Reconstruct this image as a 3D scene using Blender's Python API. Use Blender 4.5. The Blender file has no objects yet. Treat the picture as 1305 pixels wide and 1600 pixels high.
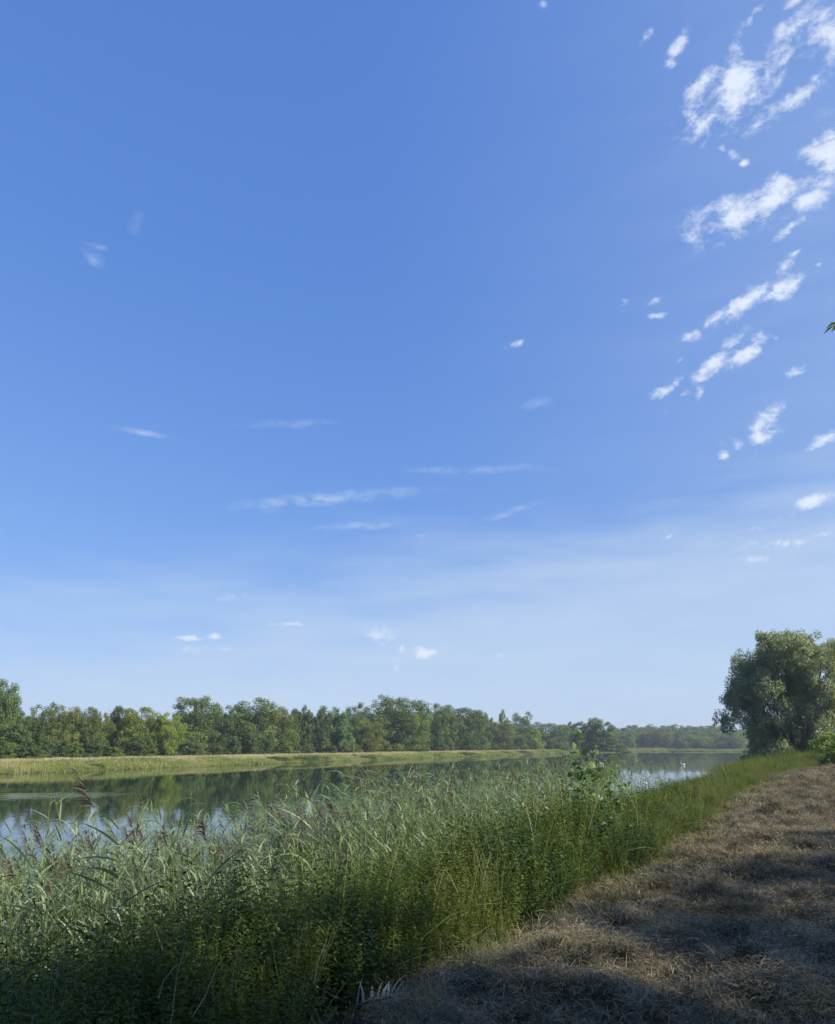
import bpy, math, random
import numpy as np
from mathutils import Vector, Euler, Matrix

SC = bpy.context.scene
R = math.radians
rng = np.random.default_rng(7)
random.seed(7)

# ------------------------------------------------------------------ camera
EYE = 4.0                      # metres above the water
F, PW, PH = 1155.0, 1305.0, 1600.0
PITCH = math.atan(363 / F)
cam_d = bpy.data.cameras.new('camera')
cam = bpy.data.objects.new('camera', cam_d)
SC.collection.objects.link(cam)
cam.location = (0, 0, EYE)
cam.rotation_euler = (R(90) + PITCH, 0, 0)
cam_d.sensor_fit = 'VERTICAL'
cam_d.sensor_height = 36
cam_d.lens = 36 * F / PH
cam_d.clip_start = 0.05
cam_d.clip_end = 12000
SC.camera = cam

# ------------------------------------------------------------------ sun
SUN_AZ, SUN_EL = R(114), R(34)         # azimuth clockwise from the view axis
sd = bpy.data.lights.new('sun', 'SUN')
sd.energy = 5.0
sd.angle = R(0.53)
sd.color = (1.0, 0.94, 0.84)
sun = bpy.data.objects.new('sun', sd)
SC.collection.objects.link(sun)
sv = Vector((math.sin(SUN_AZ) * math.cos(SUN_EL), math.cos(SUN_AZ) * math.cos(SUN_EL), math.sin(SUN_EL)))
sun.rotation_euler = sv.to_track_quat('Z', 'Y').to_euler()
SC.view_settings.view_transform = 'Standard'
SC.view_settings.look = 'None'
SC.view_settings.exposure = 0.74
SC.view_settings.gamma = 1
SC.view_settings.use_curve_mapping = False
SC.cycles.max_bounces = 6
SC.cycles.diffuse_bounces = 3
SC.cycles.glossy_bounces = 2
SC.cycles.transmission_bounces = 3
SC.cycles.volume_bounces = 0
SC.cycles.use_denoising = True


def pix_dir(px, py):
    """compass direction of a sight line of the photograph"""
    x, y, z = px - PW / 2, F, PH / 2 - py
    c, s = math.cos(PITCH), math.sin(PITCH)
    return np.array([x, y * c - z * s, y * s + z * c])


def tan_az(px):
    d = pix_dir(px, 1163)
    return d[0] / d[1]


# ------------------------------------------------------------------ world
W = bpy.data.worlds.new('World')
SC.world = W
W.use_nodes = True
nt = W.node_tree
nt.nodes.clear()
N = nt.nodes.new
L = nt.links.new
sky = N('ShaderNodeTexSky')
sky.sky_type = 'NISHITA'
sky.sun_disc = False
sky.sun_elevation = SUN_EL
sky.sun_rotation = SUN_AZ
sky.altitude = 200
sky.air_density = 1.0
sky.dust_density = 0.6
sky.ozone_density = 2.2
tc = N('ShaderNodeTexCoord')
dirv = tc.outputs['Generated']


def wmath(op, a, b=None, c=None, clamp=False):
    n = N('ShaderNodeMath')
    n.operation = op
    n.use_clamp = clamp
    for i, v in enumerate((a, b, c)):
        if v is None:
            continue
        if isinstance(v, (int, float)):
            n.inputs[i].default_value = v
        else:
            L(v, n.inputs[i])
    return n.outputs[0]


def blob(px, py, a, b, ang, bias=0.0, src=None):
    """falloff (1 at the heart, 0 at the rim) of one cloud, set by its compass direction"""
    d = Vector(pix_dir(px, py)).normalized()
    # tangent frame from horizontal and up
    r = Vector((d.y, -d.x, 0)).normalized()
    u = r.cross(d).normalized()
    if u.z < 0:
        u = -u
    t = R(ang)
    ax = (r * math.cos(t) + u * math.sin(t)).normalized()
    ay = d.cross(ax).normalized()
    if ay.dot(u) < 0:
        ay = -ay
    az = ax.cross(ay)
    M = Matrix((ax, ay, az)).transposed()
    e = M.to_euler('XYZ')
    dist = math.sqrt((px - PW / 2) ** 2 + F ** 2 + (py - PH / 2) ** 2)
    m = N('ShaderNodeMapping')
    m.vector_type = 'TEXTURE'
    m.inputs['Location'].default_value = d
    m.inputs['Rotation'].default_value = e
    m.inputs['Scale'].default_value = (a / dist, b / dist, 0.5)
    L(src or warp, m.inputs['Vector'])
    ln = N('ShaderNodeVectorMath')
    ln.operation = 'LENGTH'
    L(m.outputs[0], ln.inputs[0])
    return wmath('SUBTRACT', 1.0 + bias, ln.outputs['Value'])


nz0 = N('ShaderNodeTexNoise')
nz0.inputs['Scale'].default_value = 20
nz0.inputs['Detail'].default_value = 3
L(dirv, nz0.inputs['Vector'])
v1 = N('ShaderNodeVectorMath'); v1.operation = 'SUBTRACT'
L(nz0.outputs['Color'], v1.inputs[0]); v1.inputs[1].default_value = (.5, .5, .5)
v2 = N('ShaderNodeVectorMath'); v2.operation = 'SCALE'
L(v1.outputs[0], v2.inputs[0]); v2.inputs['Scale'].default_value = 0.012
v3 = N('ShaderNodeVectorMath'); v3.operation = 'ADD'
L(v2.outputs[0], v3.inputs[0]); L(dirv, v3.inputs[1])
warp = v3.outputs[0]
v4 = N('ShaderNodeVectorMath'); v4.operation = 'SCALE'
L(v1.outputs[0], v4.inputs[0]); v4.inputs['Scale'].default_value = 0.012
v5 = N('ShaderNodeVectorMath'); v5.operation = 'ADD'
L(v4.outputs[0], v5.inputs[0]); L(dirv, v5.inputs[1])
warp2 = v5.outputs[0]

CUM = [  # x, y, half length, half height, angle, bias
    (1150, 135, 92, 46, 22, .12), (1230, 160, 72, 18, 14, 0), (1120, 112, 66, 24, 28, 0), (1105, 185, 40, 16, 35, -.1),
    (1190, 318, 112, 34, 10, .1), (1112, 328, 50, 18, 12, 0), (1250, 318, 55, 26, -12, 0), (1238, 352, 34, 9, 25, -.05),
    (1290, 52, 42, 52, 55, .05), (1244, 38, 60, 22, 20, -.1), (1228, 90, 32, 12, 35, -.1), (1300, 232, 46, 44, 30, .05),
    (1172, 466, 78, 20, 26, .1), (1225, 450, 50, 18, 12, .05), (1105, 508, 50, 12, 28, 0),
    (1100, 580, 82, 15, 36, .08), (1165, 548, 38, 17, 20, .05), (1040, 612, 40, 11, 22, 0), (1090, 605, 12, 20, 0, -.1),
    (1192, 674, 46, 22, 52, .08), (1152, 695, 26, 14, -28, -.05), (1208, 650, 26, 12, 40, 0), (1132, 712, 10, 10, 0, -.1),
    (1290, 686, 48, 12, 20, 0), (1264, 786, 46, 12, 12, .02), (1246, 582, 22, 9, 12, 0), (1065, 64, 40, 15, 40, -.22),
    (1045, 98, 20, 11, 0, -.25), (1010, 60, 22, 10, 35, -.3), (1132, 232, 28, 9, -45, -.12), (1100, 222, 20, 14, 45, -.35),
    (1164, 252, 9, 8, 0, -.2), (815, 535, 28, 8, 12, -.08), (1027, 467, 17, 7, 15, -.12), (1025, 493, 20, 8, -8, -.15),
    (980, 472, 20, 10, 45, -.35), (1060, 566, 14, 8, 60, -.2), (1212, 528, 9, 7, 0, -.15), (1280, 412, 14, 8, 0, -.25),
    (599, 991, 30, 17, 10, .12), (662, 1018, 22, 14, 0, -.05), (628, 1014, 10, 12, 0, -.25), (620, 1040, 12, 22, 0, -.4),
    (300, 999, 46, 6, 0, -.1), (334, 996, 16, 8, 0, -.05), (340, 1016, 80, 14, 2, -.42), (450, 975, 50, 8, 3, -.4), (1215, 847, 60, 13, 0, -.22), (1182, 874, 38, 10, 12, -.22),
    (1190, 828, 34, 9, 0, -.3), (1290, 832, 30, 9, 0, -.2), (1180, 20, 40, 14, 30, -.35), (1240, 0, 30, 10, 10, -.2),
    (785, 1022, 18, 10, 30, -.45), (1045, 838, 14, 5, 25, -.2), (850, 8, 10, 14, 70, -.35), (1242, 395, 20, 9, 20, -.3),
]
acc = None
for c in CUM:
    b = blob(*c)
    acc = b if acc is None else wmath('MAXIMUM', acc, b)
mp = N('ShaderNodeMapping')
mp.inputs['Rotation'].default_value = (0, R(-28), R(0))
mp.inputs['Scale'].default_value = (1.0, 1.0, 1.5)
L(dirv, mp.inputs['Vector'])
nz1 = N('ShaderNodeTexNoise')
nz1.inputs['Scale'].default_value = 34
nz1.inputs['Detail'].default_value = 9
nz1.inputs['Roughness'].default_value = 0.66
nz1.inputs['Distortion'].default_value = 0.25
L(mp.outputs[0], nz1.inputs['Vector'])
dens = wmath('ADD', acc, wmath('MULTIPLY', wmath('SUBTRACT', nz1.outputs['Fac'], 0.5), 4.6))
mr = N('ShaderNodeMapRange'); mr.interpolation_type = 'SMOOTHSTEP'
mr.inputs['From Min'].default_value = 0.0; mr.inputs['From Max'].default_value = 1.4
L(dens, mr.inputs['Value'])
# no cloud outside the falloff
gate = N('ShaderNodeMapRange'); gate.interpolation_type = 'SMOOTHSTEP'
gate.inputs['From Min'].default_value = -0.45; gate.inputs['From Max'].default_value = 0.35
L(acc, gate.inputs['Value'])
cum = wmath('MULTIPLY', mr.outputs[0], gate.outputs[0])

WISP = [(148, 404, 24, 14, -25, .0), (150, 385, 24, 6, 5, -.1), (212, 348, 13, 24, -10, .0), (222, 676, 60, 7, -4, 0), (450, 662, 95, 8, 7, 0), (520, 778, 150, 10, 6, .3), (405, 790, 30, 8, -20, .1),
        (750, 733, 130, 8, -1, 0), (560, 822, 110, 9, 4, 0), 
        (330, 1012, 120, 24, 0, .5), (470, 975, 110, 12, 3, .4), (170, 1022, 120, 12, -3, .3), (380, 930, 200, 16, 12, .1), (840, 630, 40, 12, 0, -.1),
        (660, 835, 22, 12, 0, -.1), (800, 800, 70, 9, 15, -.1), (500, 1012, 40, 9, 0, 0), (1060, 1100, 60, 12, 0, .1), (1000, 1106, 40, 8, 0, .1)]
accw = None
for c in WISP:
    b = blob(*c, src=warp2)
    accw = b if accw is None else wmath('MAXIMUM', accw, b)
mp2 = N('ShaderNodeMapping')
mp2.inputs['Rotation'].default_value = (0, R(-5), 0)
mp2.inputs['Scale'].default_value = (1.0, 1.0, 6)
L(dirv, mp2.inputs['Vector'])
nz2 = N('ShaderNodeTexNoise')
nz2.inputs['Scale'].default_value = 5
nz2.inputs['Detail'].default_value = 6
L(mp2.outputs[0], nz2.inputs['Vector'])
wis = wmath('MULTIPLY', wmath('MAXIMUM', accw, 0.0), wmath('MULTIPLY', nz2.outputs['Fac'], wmath('MAXIMUM', wmath('SUBTRACT', wmath('MULTIPLY', nz1.outputs['Fac'], 3.2), 1.15), 0.0)), clamp=True)
# thin high veil in the lower sky, higher up towards the right
sep = N('ShaderNodeSeparateXYZ'); L(dirv, sep.inputs[0])
t = wmath('ADD', wmath('MULTIPLY', sep.outputs['X'], 0.2), 0.285)
t = wmath('ADD', t, wmath('MULTIPLY', wmath('SUBTRACT', nz2.outputs['Fac'], 0.5), 0.16))
veil = N('ShaderNodeMapRange'); veil.interpolation_type = 'SMOOTHSTEP'
L(wmath('SUBTRACT', t, sep.outputs['Z']), veil.inputs['Value'])
veil.inputs['From Min'].default_value = -0.05; veil.inputs['From Max'].default_value = 0.2
veil.inputs['To Max'].default_value = 0.62
thin = N('ShaderNodeMapRange'); thin.interpolation_type = 'SMOOTHSTEP'
L(sep.outputs['X'], thin.inputs['Value'])
thin.inputs['From Min'].default_value = -0.1; thin.inputs['From Max'].default_value = 0.7
thin.inputs['To Max'].default_value = 0.26
wis = wmath('ADD', wis, wmath('MULTIPLY', thin.outputs[0], wmath('ADD', nz2.outputs['Fac'], 0.4)), clamp=True)
soft = wmath('MAXIMUM', wis, wmath('MULTIPLY', veil.outputs[0], wmath('ADD', wmath('MULTIPLY', nz2.outputs['Fac'], 0.5), 0.72)), clamp=True)
hs = N('ShaderNodeHueSaturation')
hs.inputs['Saturation'].default_value = 1.0
hs.inputs['Hue'].default_value = 0.5
hs.inputs['Value'].default_value = 1.0
L(sky.outputs[0], hs.inputs['Color'])
tintn = N('ShaderNodeMix'); tintn.data_type = 'RGBA'; tintn.blend_type = 'MULTIPLY'
tintn.inputs[0].default_value = 1.0
L(hs.outputs[0], tintn.inputs[6]); tintn.inputs[7].default_value = (0.98, 0.94, 1.02, 1)
# film response of the sky: a separate gamma for each channel
sp_ = N('ShaderNodeSeparateColor'); L(tintn.outputs[2], sp_.inputs[0])
cb_ = N('ShaderNodeCombineColor')
for ch, (am, ga) in enumerate(((0.91, 0.70), (1.55, 0.53), (3.48, 0.31))):
    L(wmath('MULTIPLY', wmath('POWER', wmath('MAXIMUM', sp_.outputs[ch], 0.0), ga), am), cb_.inputs[ch])
mixa = N('ShaderNodeMix'); mixa.data_type = 'RGBA'
L(soft, mixa.inputs[0]); L(cb_.outputs[0], mixa.inputs[6]); mixa.inputs[7].default_value = (4.3, 5.2, 6.2, 1)
mixb = N('ShaderNodeMix'); mixb.data_type = 'RGBA'
L(cum, mixb.inputs[0]); L(mixa.outputs[2], mixb.inputs[6]); mixb.inputs[7].default_value = (5.3, 5.9, 6.9, 1)
bg = N('ShaderNodeBackground')
bg.inputs['Strength'].default_value = 0.0865
L(mixb.outputs[2], bg.inputs['Color'])
wo = N('ShaderNodeOutputWorld')
L(bg.outputs[0], wo.inputs['Surface'])


# ------------------------------------------------------------------ materials
def principled(name, **kw):
    m = bpy.data.materials.new(name)
    m.use_nodes = True
    b = m.node_tree.nodes['Principled BSDF']
    for k, v in kw.items():
        b.inputs[k].default_value = v
    return m, m.node_tree, b


def leaf_mat(name, c1, c2, c3=None, rough=0.55, trans=0.3, world_scale=0.4, use_color=False, spec=0.25):
    """two greens mixed by the blade's own tint, the plant's random value and patches over the ground"""
    m, t, b = principled(name, Roughness=rough)
    b.inputs['Specular IOR Level'].default_value = spec
    at = t.nodes.new('ShaderNodeAttribute'); at.attribute_name = 'tint'
    oi = t.nodes.new('ShaderNodeObjectInfo')
    mx = t.nodes.new('ShaderNodeMix'); mx.data_type = 'RGBA'
    mx.inputs[6].default_value = (*c1, 1); mx.inputs[7].default_value = (*c2, 1)
    t.links.new(at.outputs['Fac'], mx.inputs[0])
    out = mx.outputs[2]
    if use_color:
        mu = t.nodes.new('ShaderNodeMix'); mu.data_type = 'RGBA'; mu.blend_type = 'MULTIPLY'
        mu.inputs[0].default_value = 1
        t.links.new(out, mu.inputs[6]); t.links.new(oi.outputs['Color'], mu.inputs[7])
        out = mu.outputs[2]
    if c3:
        geo = t.nodes.new('ShaderNodeNewGeometry')
        nz = t.nodes.new('ShaderNodeTexNoise'); nz.inputs['Scale'].default_value = world_scale
        nz.inputs['Detail'].default_value = 3
        t.links.new(geo.outputs['Position'], nz.inputs['Vector'])
        ad = t.nodes.new('ShaderNodeMath'); ad.operation = 'MULTIPLY_ADD'
        t.links.new(oi.outputs['Random'], ad.inputs[0]); ad.inputs[1].default_value = 0.35
        t.links.new(nz.outputs['Fac'], ad.inputs[2])
        mr_ = t.nodes.new('ShaderNodeMapRange')
        mr_.inputs['From Min'].default_value = 0.5; mr_.inputs['From Max'].default_value = 0.95
        t.links.new(ad.outputs[0], mr_.inputs['Value'])
        m3 = t.nodes.new('ShaderNodeMix'); m3.data_type = 'RGBA'
        t.links.new(mr_.outputs[0], m3.inputs[0]); t.links.new(out, m3.inputs[6])
        m3.inputs[7].default_value = (*c3, 1)
        out = m3.outputs[2]
    t.links.new(out, b.inputs['Base Color'])
    if trans > 0:
        tr = t.nodes.new('ShaderNodeBsdfTranslucent')
        hv = t.nodes.new('ShaderNodeMix'); hv.data_type = 'RGBA'; hv.blend_type = 'MULTIPLY'
        hv.inputs[0].default_value = 1; hv.inputs[7].default_value = (1.5, 1.6, 0.6, 1)
        t.links.new(out, hv.inputs[6])
        t.links.new(hv.outputs[2], tr.inputs['Color'])
        ms = t.nodes.new('ShaderNodeMixShader'); ms.inputs[0].default_value = trans
        t.links.new(b.outputs[0], ms.inputs[1]); t.links.new(tr.outputs[0], ms.inputs[2])
        t.links.new(ms.outputs[0], t.nodes['Material Output'].inputs['Surface'])
    return m


M_crown = leaf_mat('crown foliage', (0.040, 0.072, 0.018), (0.155, 0.205, 0.055), trans=0.22, use_color=True)
M_willow = leaf_mat('willow foliage', (0.15, 0.19, 0.115), (0.30, 0.35, 0.225), (0.26, 0.29, 0.15), trans=0.22, world_scale=0.5)
M_reed = leaf_mat('reed blade', (0.032, 0.07, 0.024), (0.37, 0.43, 0.27), (0.17, 0.225, 0.07), rough=0.34, trans=0.25, world_scale=0.8, spec=0.45)
M_reeddark = leaf_mat('shaded reed blade', (0.022, 0.045, 0.014), (0.055, 0.095, 0.032), rough=0.6, trans=0.2)  # darker copy of the reed blade, tree shade put into its colour
M_plume = leaf_mat('reed plume', (0.11, 0.08, 0.065), (0.25, 0.20, 0.155), trans=0.2)
M_reedstem = leaf_mat('reed stem', (0.12, 0.15, 0.05), (0.2, 0.2, 0.09), trans=0)
M_herb = leaf_mat('herb leaf', (0.014, 0.032, 0.006), (0.095, 0.145, 0.022), (0.13, 0.15, 0.026), trans=0.27, world_scale=0.6)
M_herbd = leaf_mat('dark herb leaf', (0.015, 0.036, 0.010), (0.055, 0.095, 0.022), trans=0.2)
M_grass = leaf_mat('grass blade', (0.065, 0.10, 0.022), (0.16, 0.19, 0.05), (0.19, 0.185, 0.07), trans=0.35, world_scale=0.6)
M_dry = leaf_mat('dry grass blade', (0.34, 0.285, 0.17), (0.56, 0.48, 0.33), (0.30, 0.27, 0.12), trans=0.3, world_scale=0.07)
M_mead = leaf_mat('meadow blade', (0.09, 0.135, 0.03), (0.23, 0.28, 0.075), (0.32, 0.31, 0.12), trans=0.3, world_scale=0.09)
M_hay = leaf_mat('cut hay', (0.085, 0.055, 0.024), (0.49, 0.42, 0.25), (0.135, 0.115, 0.065), trans=0.1, world_scale=0.7)
M_haydark = leaf_mat('dark clippings', (0.022, 0.016, 0.009), (0.10, 0.072, 0.04), (0.05, 0.05, 0.02), trans=0.05, world_scale=0.7)  # darker brown strands for the clods in the cut grass
M_deadleaf = leaf_mat('dead blade', (0.34, 0.29, 0.18), (0.42, 0.37, 0.25), trans=0.2)
M_ochre = leaf_mat('ochre blade', (0.5, 0.28, 0.08), (0.55, 0.34, 0.12), trans=0.3)
M_pale = leaf_mat('pale blade', (0.5, 0.54, 0.46), (0.68, 0.70, 0.62), trans=0.2)
M_sap = leaf_mat('poplar leaf', (0.06, 0.13, 0.03), (0.16, 0.24, 0.07), trans=0.35, rough=0.42, spec=0.35)
M_white, _, _ = principled('white feathers', **{'Base Color': (0.8, 0.8, 0.78, 1), 'Roughness': 0.7})
M_beak, _, _ = principled('orange bill', **{'Base Color': (0.7, 0.2, 0.03, 1), 'Roughness': 0.5})
M_duck, _, _ = principled('brown feathers', **{'Base Color': (0.05, 0.04, 0.03, 1), 'Roughness': 0.8})

M_bark, t, b = principled('bark', Roughness=0.9)
nz = t.nodes.new('ShaderNodeTexNoise'); nz.inputs['Scale'].default_value = 6; nz.inputs['Detail'].default_value = 6
cr = t.nodes.new('ShaderNodeValToRGB')
cr.color_ramp.elements[0].color = (0.03, 0.025, 0.018, 1); cr.color_ramp.elements[1].color = (0.13, 0.11, 0.085, 1)
t.links.new(nz.outputs[0], cr.inputs[0]); t.links.new(cr.outputs[0], b.inputs['Base Color'])
bp = t.nodes.new('ShaderNodeBump'); bp.inputs['Strength'].default_value = 0.8; bp.inputs['Distance'].default_value = 0.05
t.links.new(nz.outputs[0], bp.inputs['Height']); t.links.new(bp.outputs[0], b.inputs['Normal'])


def ground_mat(name, cols, scale, bump=0.05):
    m, t, b = principled(name, Roughness=0.95)
    b.inputs['Specular IOR Level'].default_value = 0.1
    geo = t.nodes.new('ShaderNodeNewGeometry')
    n1 = t.nodes.new('ShaderNodeTexNoise'); n1.inputs['Scale'].default_value = scale; n1.inputs['Detail'].default_value = 8
    n1.inputs['Roughness'].default_value = 0.65
    t.links.new(geo.outputs['Position'], n1.inputs['Vector'])
    n2 = t.nodes.new('ShaderNodeTexNoise'); n2.inputs['Scale'].default_value = scale * 14; n2.inputs['Detail'].default_value = 6
    n2.inputs['Roughness'].default_value = 0.75
    t.links.new(geo.outputs['Position'], n2.inputs['Vector'])
    mi = t.nodes.new('ShaderNodeMath'); mi.operation = 'MULTIPLY_ADD'
    t.links.new(n2.outputs[0], mi.inputs[0]); mi.inputs[1].default_value = 0.6
    mul = t.nodes.new('ShaderNodeMath'); mul.operation = 'MULTIPLY'; mul.inputs[1].default_value = 0.4
    t.links.new(n1.outputs[0], mul.inputs[0]); t.links.new(mul.outputs[0], mi.inputs[2])
    cr = t.nodes.new('ShaderNodeValToRGB')
    e = cr.color_ramp.elements
    e[0].position = 0.33; e[0].color = (*cols[0], 1)
    e[1].position = 0.68; e[1].color = (*cols[-1], 1)
    if len(cols) == 3:
        k = e.new(0.5); k.color = (*cols[1], 1)
    t.links.new(mi.outputs[0], cr.inputs[0]); t.links.new(cr.outputs[0], b.inputs['Base Color'])
    bp = t.nodes.new('ShaderNodeBump'); bp.inputs['Strength'].default_value = 1; bp.inputs['Distance'].default_value = bump
    t.links.new(mi.outputs[0], bp.inputs['Height']); t.links.new(bp.outputs[0], b.inputs['Normal'])
    return m


M_mown = ground_mat('mown ground', [(0.030, 0.024, 0.016), (0.11, 0.092, 0.06), (0.28, 0.24, 0.16)], 1.3, 0.06)
M_meadow = ground_mat('meadow ground', [(0.05, 0.075, 0.02), (0.09, 0.11, 0.035), (0.15, 0.15, 0.06)], 0.25, 0.1)
M_farland = ground_mat('far land', [(0.06, 0.09, 0.03), (0.09, 0.12, 0.04)], 0.1, 0.1)

M_water, t, b = principled('river water', Roughness=0.02, IOR=1.333)
b.inputs['Base Color'].default_value = (0.010, 0.022, 0.014, 1)
geo = t.nodes.new('ShaderNodeNewGeometry')
mpw = t.nodes.new('ShaderNodeMapping'); mpw.inputs['Rotation'].default_value = (0, 0, R(28)); mpw.inputs['Scale'].default_value = (1, 0.55, 1)
t.links.new(geo.outputs['Position'], mpw.inputs['Vector'])
n1 = t.nodes.new('ShaderNodeTexNoise'); n1.inputs['Scale'].default_value = 1.6; n1.inputs['Detail'].default_value = 4
t.links.new(mpw.outputs[0], n1.inputs['Vector'])
n2 = t.nodes.new('ShaderNodeTexNoise'); n2.inputs['Scale'].default_value = 0.028; n2.inputs['Detail'].default_value = 3
t.links.new(mpw.outputs[0], n2.inputs['Vector'])
mr_ = t.nodes.new('ShaderNodeMapRange'); mr_.inputs['From Min'].default_value = 0.42; mr_.inputs['From Max'].default_value = 0.62
mr_.inputs['To Min'].default_value = 0.3; mr_.inputs['To Max'].default_value = 1.0
t.links.new(n2.outputs[0], mr_.inputs['Value'])
mm = t.nodes.new('ShaderNodeMath'); mm.operation = 'MULTIPLY'
t.links.new(n1.outputs[0], mm.inputs[0]); t.links.new(mr_.outputs[0], mm.inputs[1])
wk = t.nodes.new('ShaderNodeMapping'); wk.inputs['Location'].default_value = (33, -64, 0); wk.vector_type = 'POINT'
t.links.new(geo.outputs['Position'], wk.inputs['Vector'])
wr = t.nodes.new('ShaderNodeMapping'); wr.inputs['Rotation'].default_value = (0, 0, R(-14)); wr.inputs['Scale'].default_value = (1, 1, 1)
t.links.new(wk.outputs[0], wr.inputs['Vector'])
wsx = t.nodes.new('ShaderNodeSeparateXYZ'); t.links.new(wr.outputs[0], wsx.inputs[0])


def tm(op, a, b=None):
    n_ = t.nodes.new('ShaderNodeMath'); n_.operation = op
    for i_, q_ in enumerate((a, b)):
        if q_ is None:
            continue
        if isinstance(q_, (int, float)):
            n_.inputs[i_].default_value = q_
        else:
            t.links.new(q_, n_.inputs[i_])
    return n_.outputs[0]


e2 = tm('ADD', tm('POWER', tm('MULTIPLY', wsx.outputs['X'], 1 / 12), 2), tm('POWER', tm('MULTIPLY', wsx.outputs['Y'], 1 / 6), 2))
msk = tm('MAXIMUM', tm('SUBTRACT', 1.0, e2), 0.0)
wav = tm('SINE', tm('ADD', tm('MULTIPLY', wsx.outputs['Y'], 2.6), tm('MULTIPLY', n1.outputs[0], 2.0)))
mm2 = tm('ADD', mm.outputs[0], tm('MULTIPLY', tm('MULTIPLY', wav, msk), 3.4))
bp = t.nodes.new('ShaderNodeBump'); bp.inputs['Strength'].default_value = 1; bp.inputs['Distance'].default_value = 0.0045
t.links.new(mm2, bp.inputs['Height']); t.links.new(bp.outputs[0], b.inputs['Normal'])


# ------------------------------------------------------------------ mesh helpers
def mesh_np(name, V, faces, mat, tint=None, smooth=False):
    """faces: (n,4) or (n,3) int array"""
    me = bpy.data.meshes.new(name)
    V = np.asarray(V, dtype=np.float32)
    faces = np.asarray(faces, dtype=np.int32)
    k = faces.shape[1]
    me.vertices.add(len(V)); me.vertices.foreach_set('co', V.ravel())
    me.loops.add(faces.size); me.loops.foreach_set('vertex_index', faces.ravel())
    me.polygons.add(len(faces))
    me.polygons.foreach_set('loop_start', np.arange(0, faces.size, k, dtype=np.int32))
    me.polygons.foreach_set('loop_total', np.full(len(faces), k, dtype=np.int32))
    if smooth:
        me.polygons.foreach_set('use_smooth', np.ones(len(faces), dtype=bool))
    if tint is not None:
        a = me.attributes.new('tint', 'FLOAT', 'POINT')
        a.data.foreach_set('value', np.asarray(tint, dtype=np.float32))
    mats = mat if isinstance(mat, (list, tuple)) else [mat]
    for m in mats:
        me.materials.append(m)
    me.update(calc_edges=True)
    return me


def link(name, me, parent=None, kind=None, loc=None):
    o = bpy.data.objects.new(name, me)
    SC.collection.objects.link(o)
    if parent is not None:
        o.parent = parent
    if kind:
        o['kind'] = kind
    if loc is not None:
        o.location = loc
    return o


def tag(o, label, cat, group=None):
    o['label'] = label
    o['category'] = cat
    if group:
        o['group'] = group
    return o


def copy_tree(o, parent=None):
    c = o.copy()
    SC.collection.objects.link(c)
    c.parent = parent
    for ch in o.children:
        copy_tree(ch, c)
    return c


def norm(a):
    return a / np.maximum(np.linalg.norm(a, axis=-1, keepdims=True), 1e-9)


def leaves(P, D, Nn, length, width, tint):
    """diamond leaves: base point, direction, approximate normal"""
    D = norm(D)
    S = norm(np.cross(D, Nn))
    length = np.broadcast_to(np.asarray(length, float), (len(P),))[:, None]
    width = np.broadcast_to(np.asarray(width, float), (len(P),))[:, None]
    U = np.cross(S, D)
    v = np.stack([P, P + D * length * .45 + S * width * .5 + U * width * .12, P + D * length - U * length * .12, P + D * length * .45 - S * width * .5 + U * width * .12], 1)
    f = np.arange(len(P) * 4).reshape(-1, 4)
    return v.reshape(-1, 3), f, np.repeat(tint, 4)


def blades(P, D, length, width, droop, seg, tint, rg):
    """arching tapering strips; droop pulls them over"""
    n = len(P)
    D = norm(D)
    length = np.broadcast_to(np.asarray(length, float), (n,))
    width = np.broadcast_to(np.asarray(width, float), (n,))
    droop = np.broadcast_to(np.asarray(droop, float), (n,))
    S = norm(np.cross(D, np.array([0, 0, 1.0])) + rg.normal(0, .25, (n, 3)))
    pts = []
    cur = P.copy(); d = D.copy()
    prof = np.array([.7, 1, .95, .7, .4, .0]) if seg == 5 else (np.array([.8, 1, .65, 0.0]) if seg == 3 else np.linspace(1, 0, seg + 1))
    V = np.zeros((n, (seg + 1) * 2, 3))
    for i in range(seg + 1):
        w = (width * prof[i] * .5)[:, None] + 0.0004
        V[:, 2 * i] = cur - S * w
        V[:, 2 * i + 1] = cur + S * w
        cur = cur + d * (length / seg)[:, None]
        d = norm(d + np.array([0, 0, -1.0]) * (droop / seg)[:, None])
    f = []
    for i in range(seg):
        f.append([2 * i, 2 * i + 1, 2 * i + 3, 2 * i + 2])
    f = np.array(f)[None] + (np.arange(n) * (seg + 1) * 2)[:, None, None]
    return V.reshape(-1, 3), f.reshape(-1, 4), np.repeat(tint, (seg + 1) * 2)


def tube(pts, rad, sides=6):
    pts = np.asarray(pts, float)
    n = len(pts)
    T = norm(np.gradient(pts, axis=0))
    ref = np.array([0.31, 0.95, 0.05])
    A = norm(np.cross(T, ref)); B = np.cross(T, A)
    ang = np.linspace(0, 2 * np.pi, sides, endpoint=False)
    V = pts[:, None] + (A[:, None] * np.cos(ang)[None, :, None] + B[:, None] * np.sin(ang)[None, :, None]) * np.asarray(rad)[:, None, None]
    f = []
    for i in range(n - 1):
        for j in range(sides):
            k = (j + 1) % sides
            f.append([i * sides + j, i * sides + k, (i + 1) * sides + k, (i + 1) * sides + j])
    return V.reshape(-1, 3), np.array(f)


def join(parts):
    V, Fc, T = [], [], []
    o = 0
    for p in parts:
        v, f = p[0], p[1]
        t_ = p[2] if len(p) > 2 else np.full(len(v), .5)
        V.append(v); Fc.append(f + o); T.append(t_)
        o += len(v)
    return np.concatenate(V), np.concatenate(Fc), np.concatenate(T)


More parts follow.
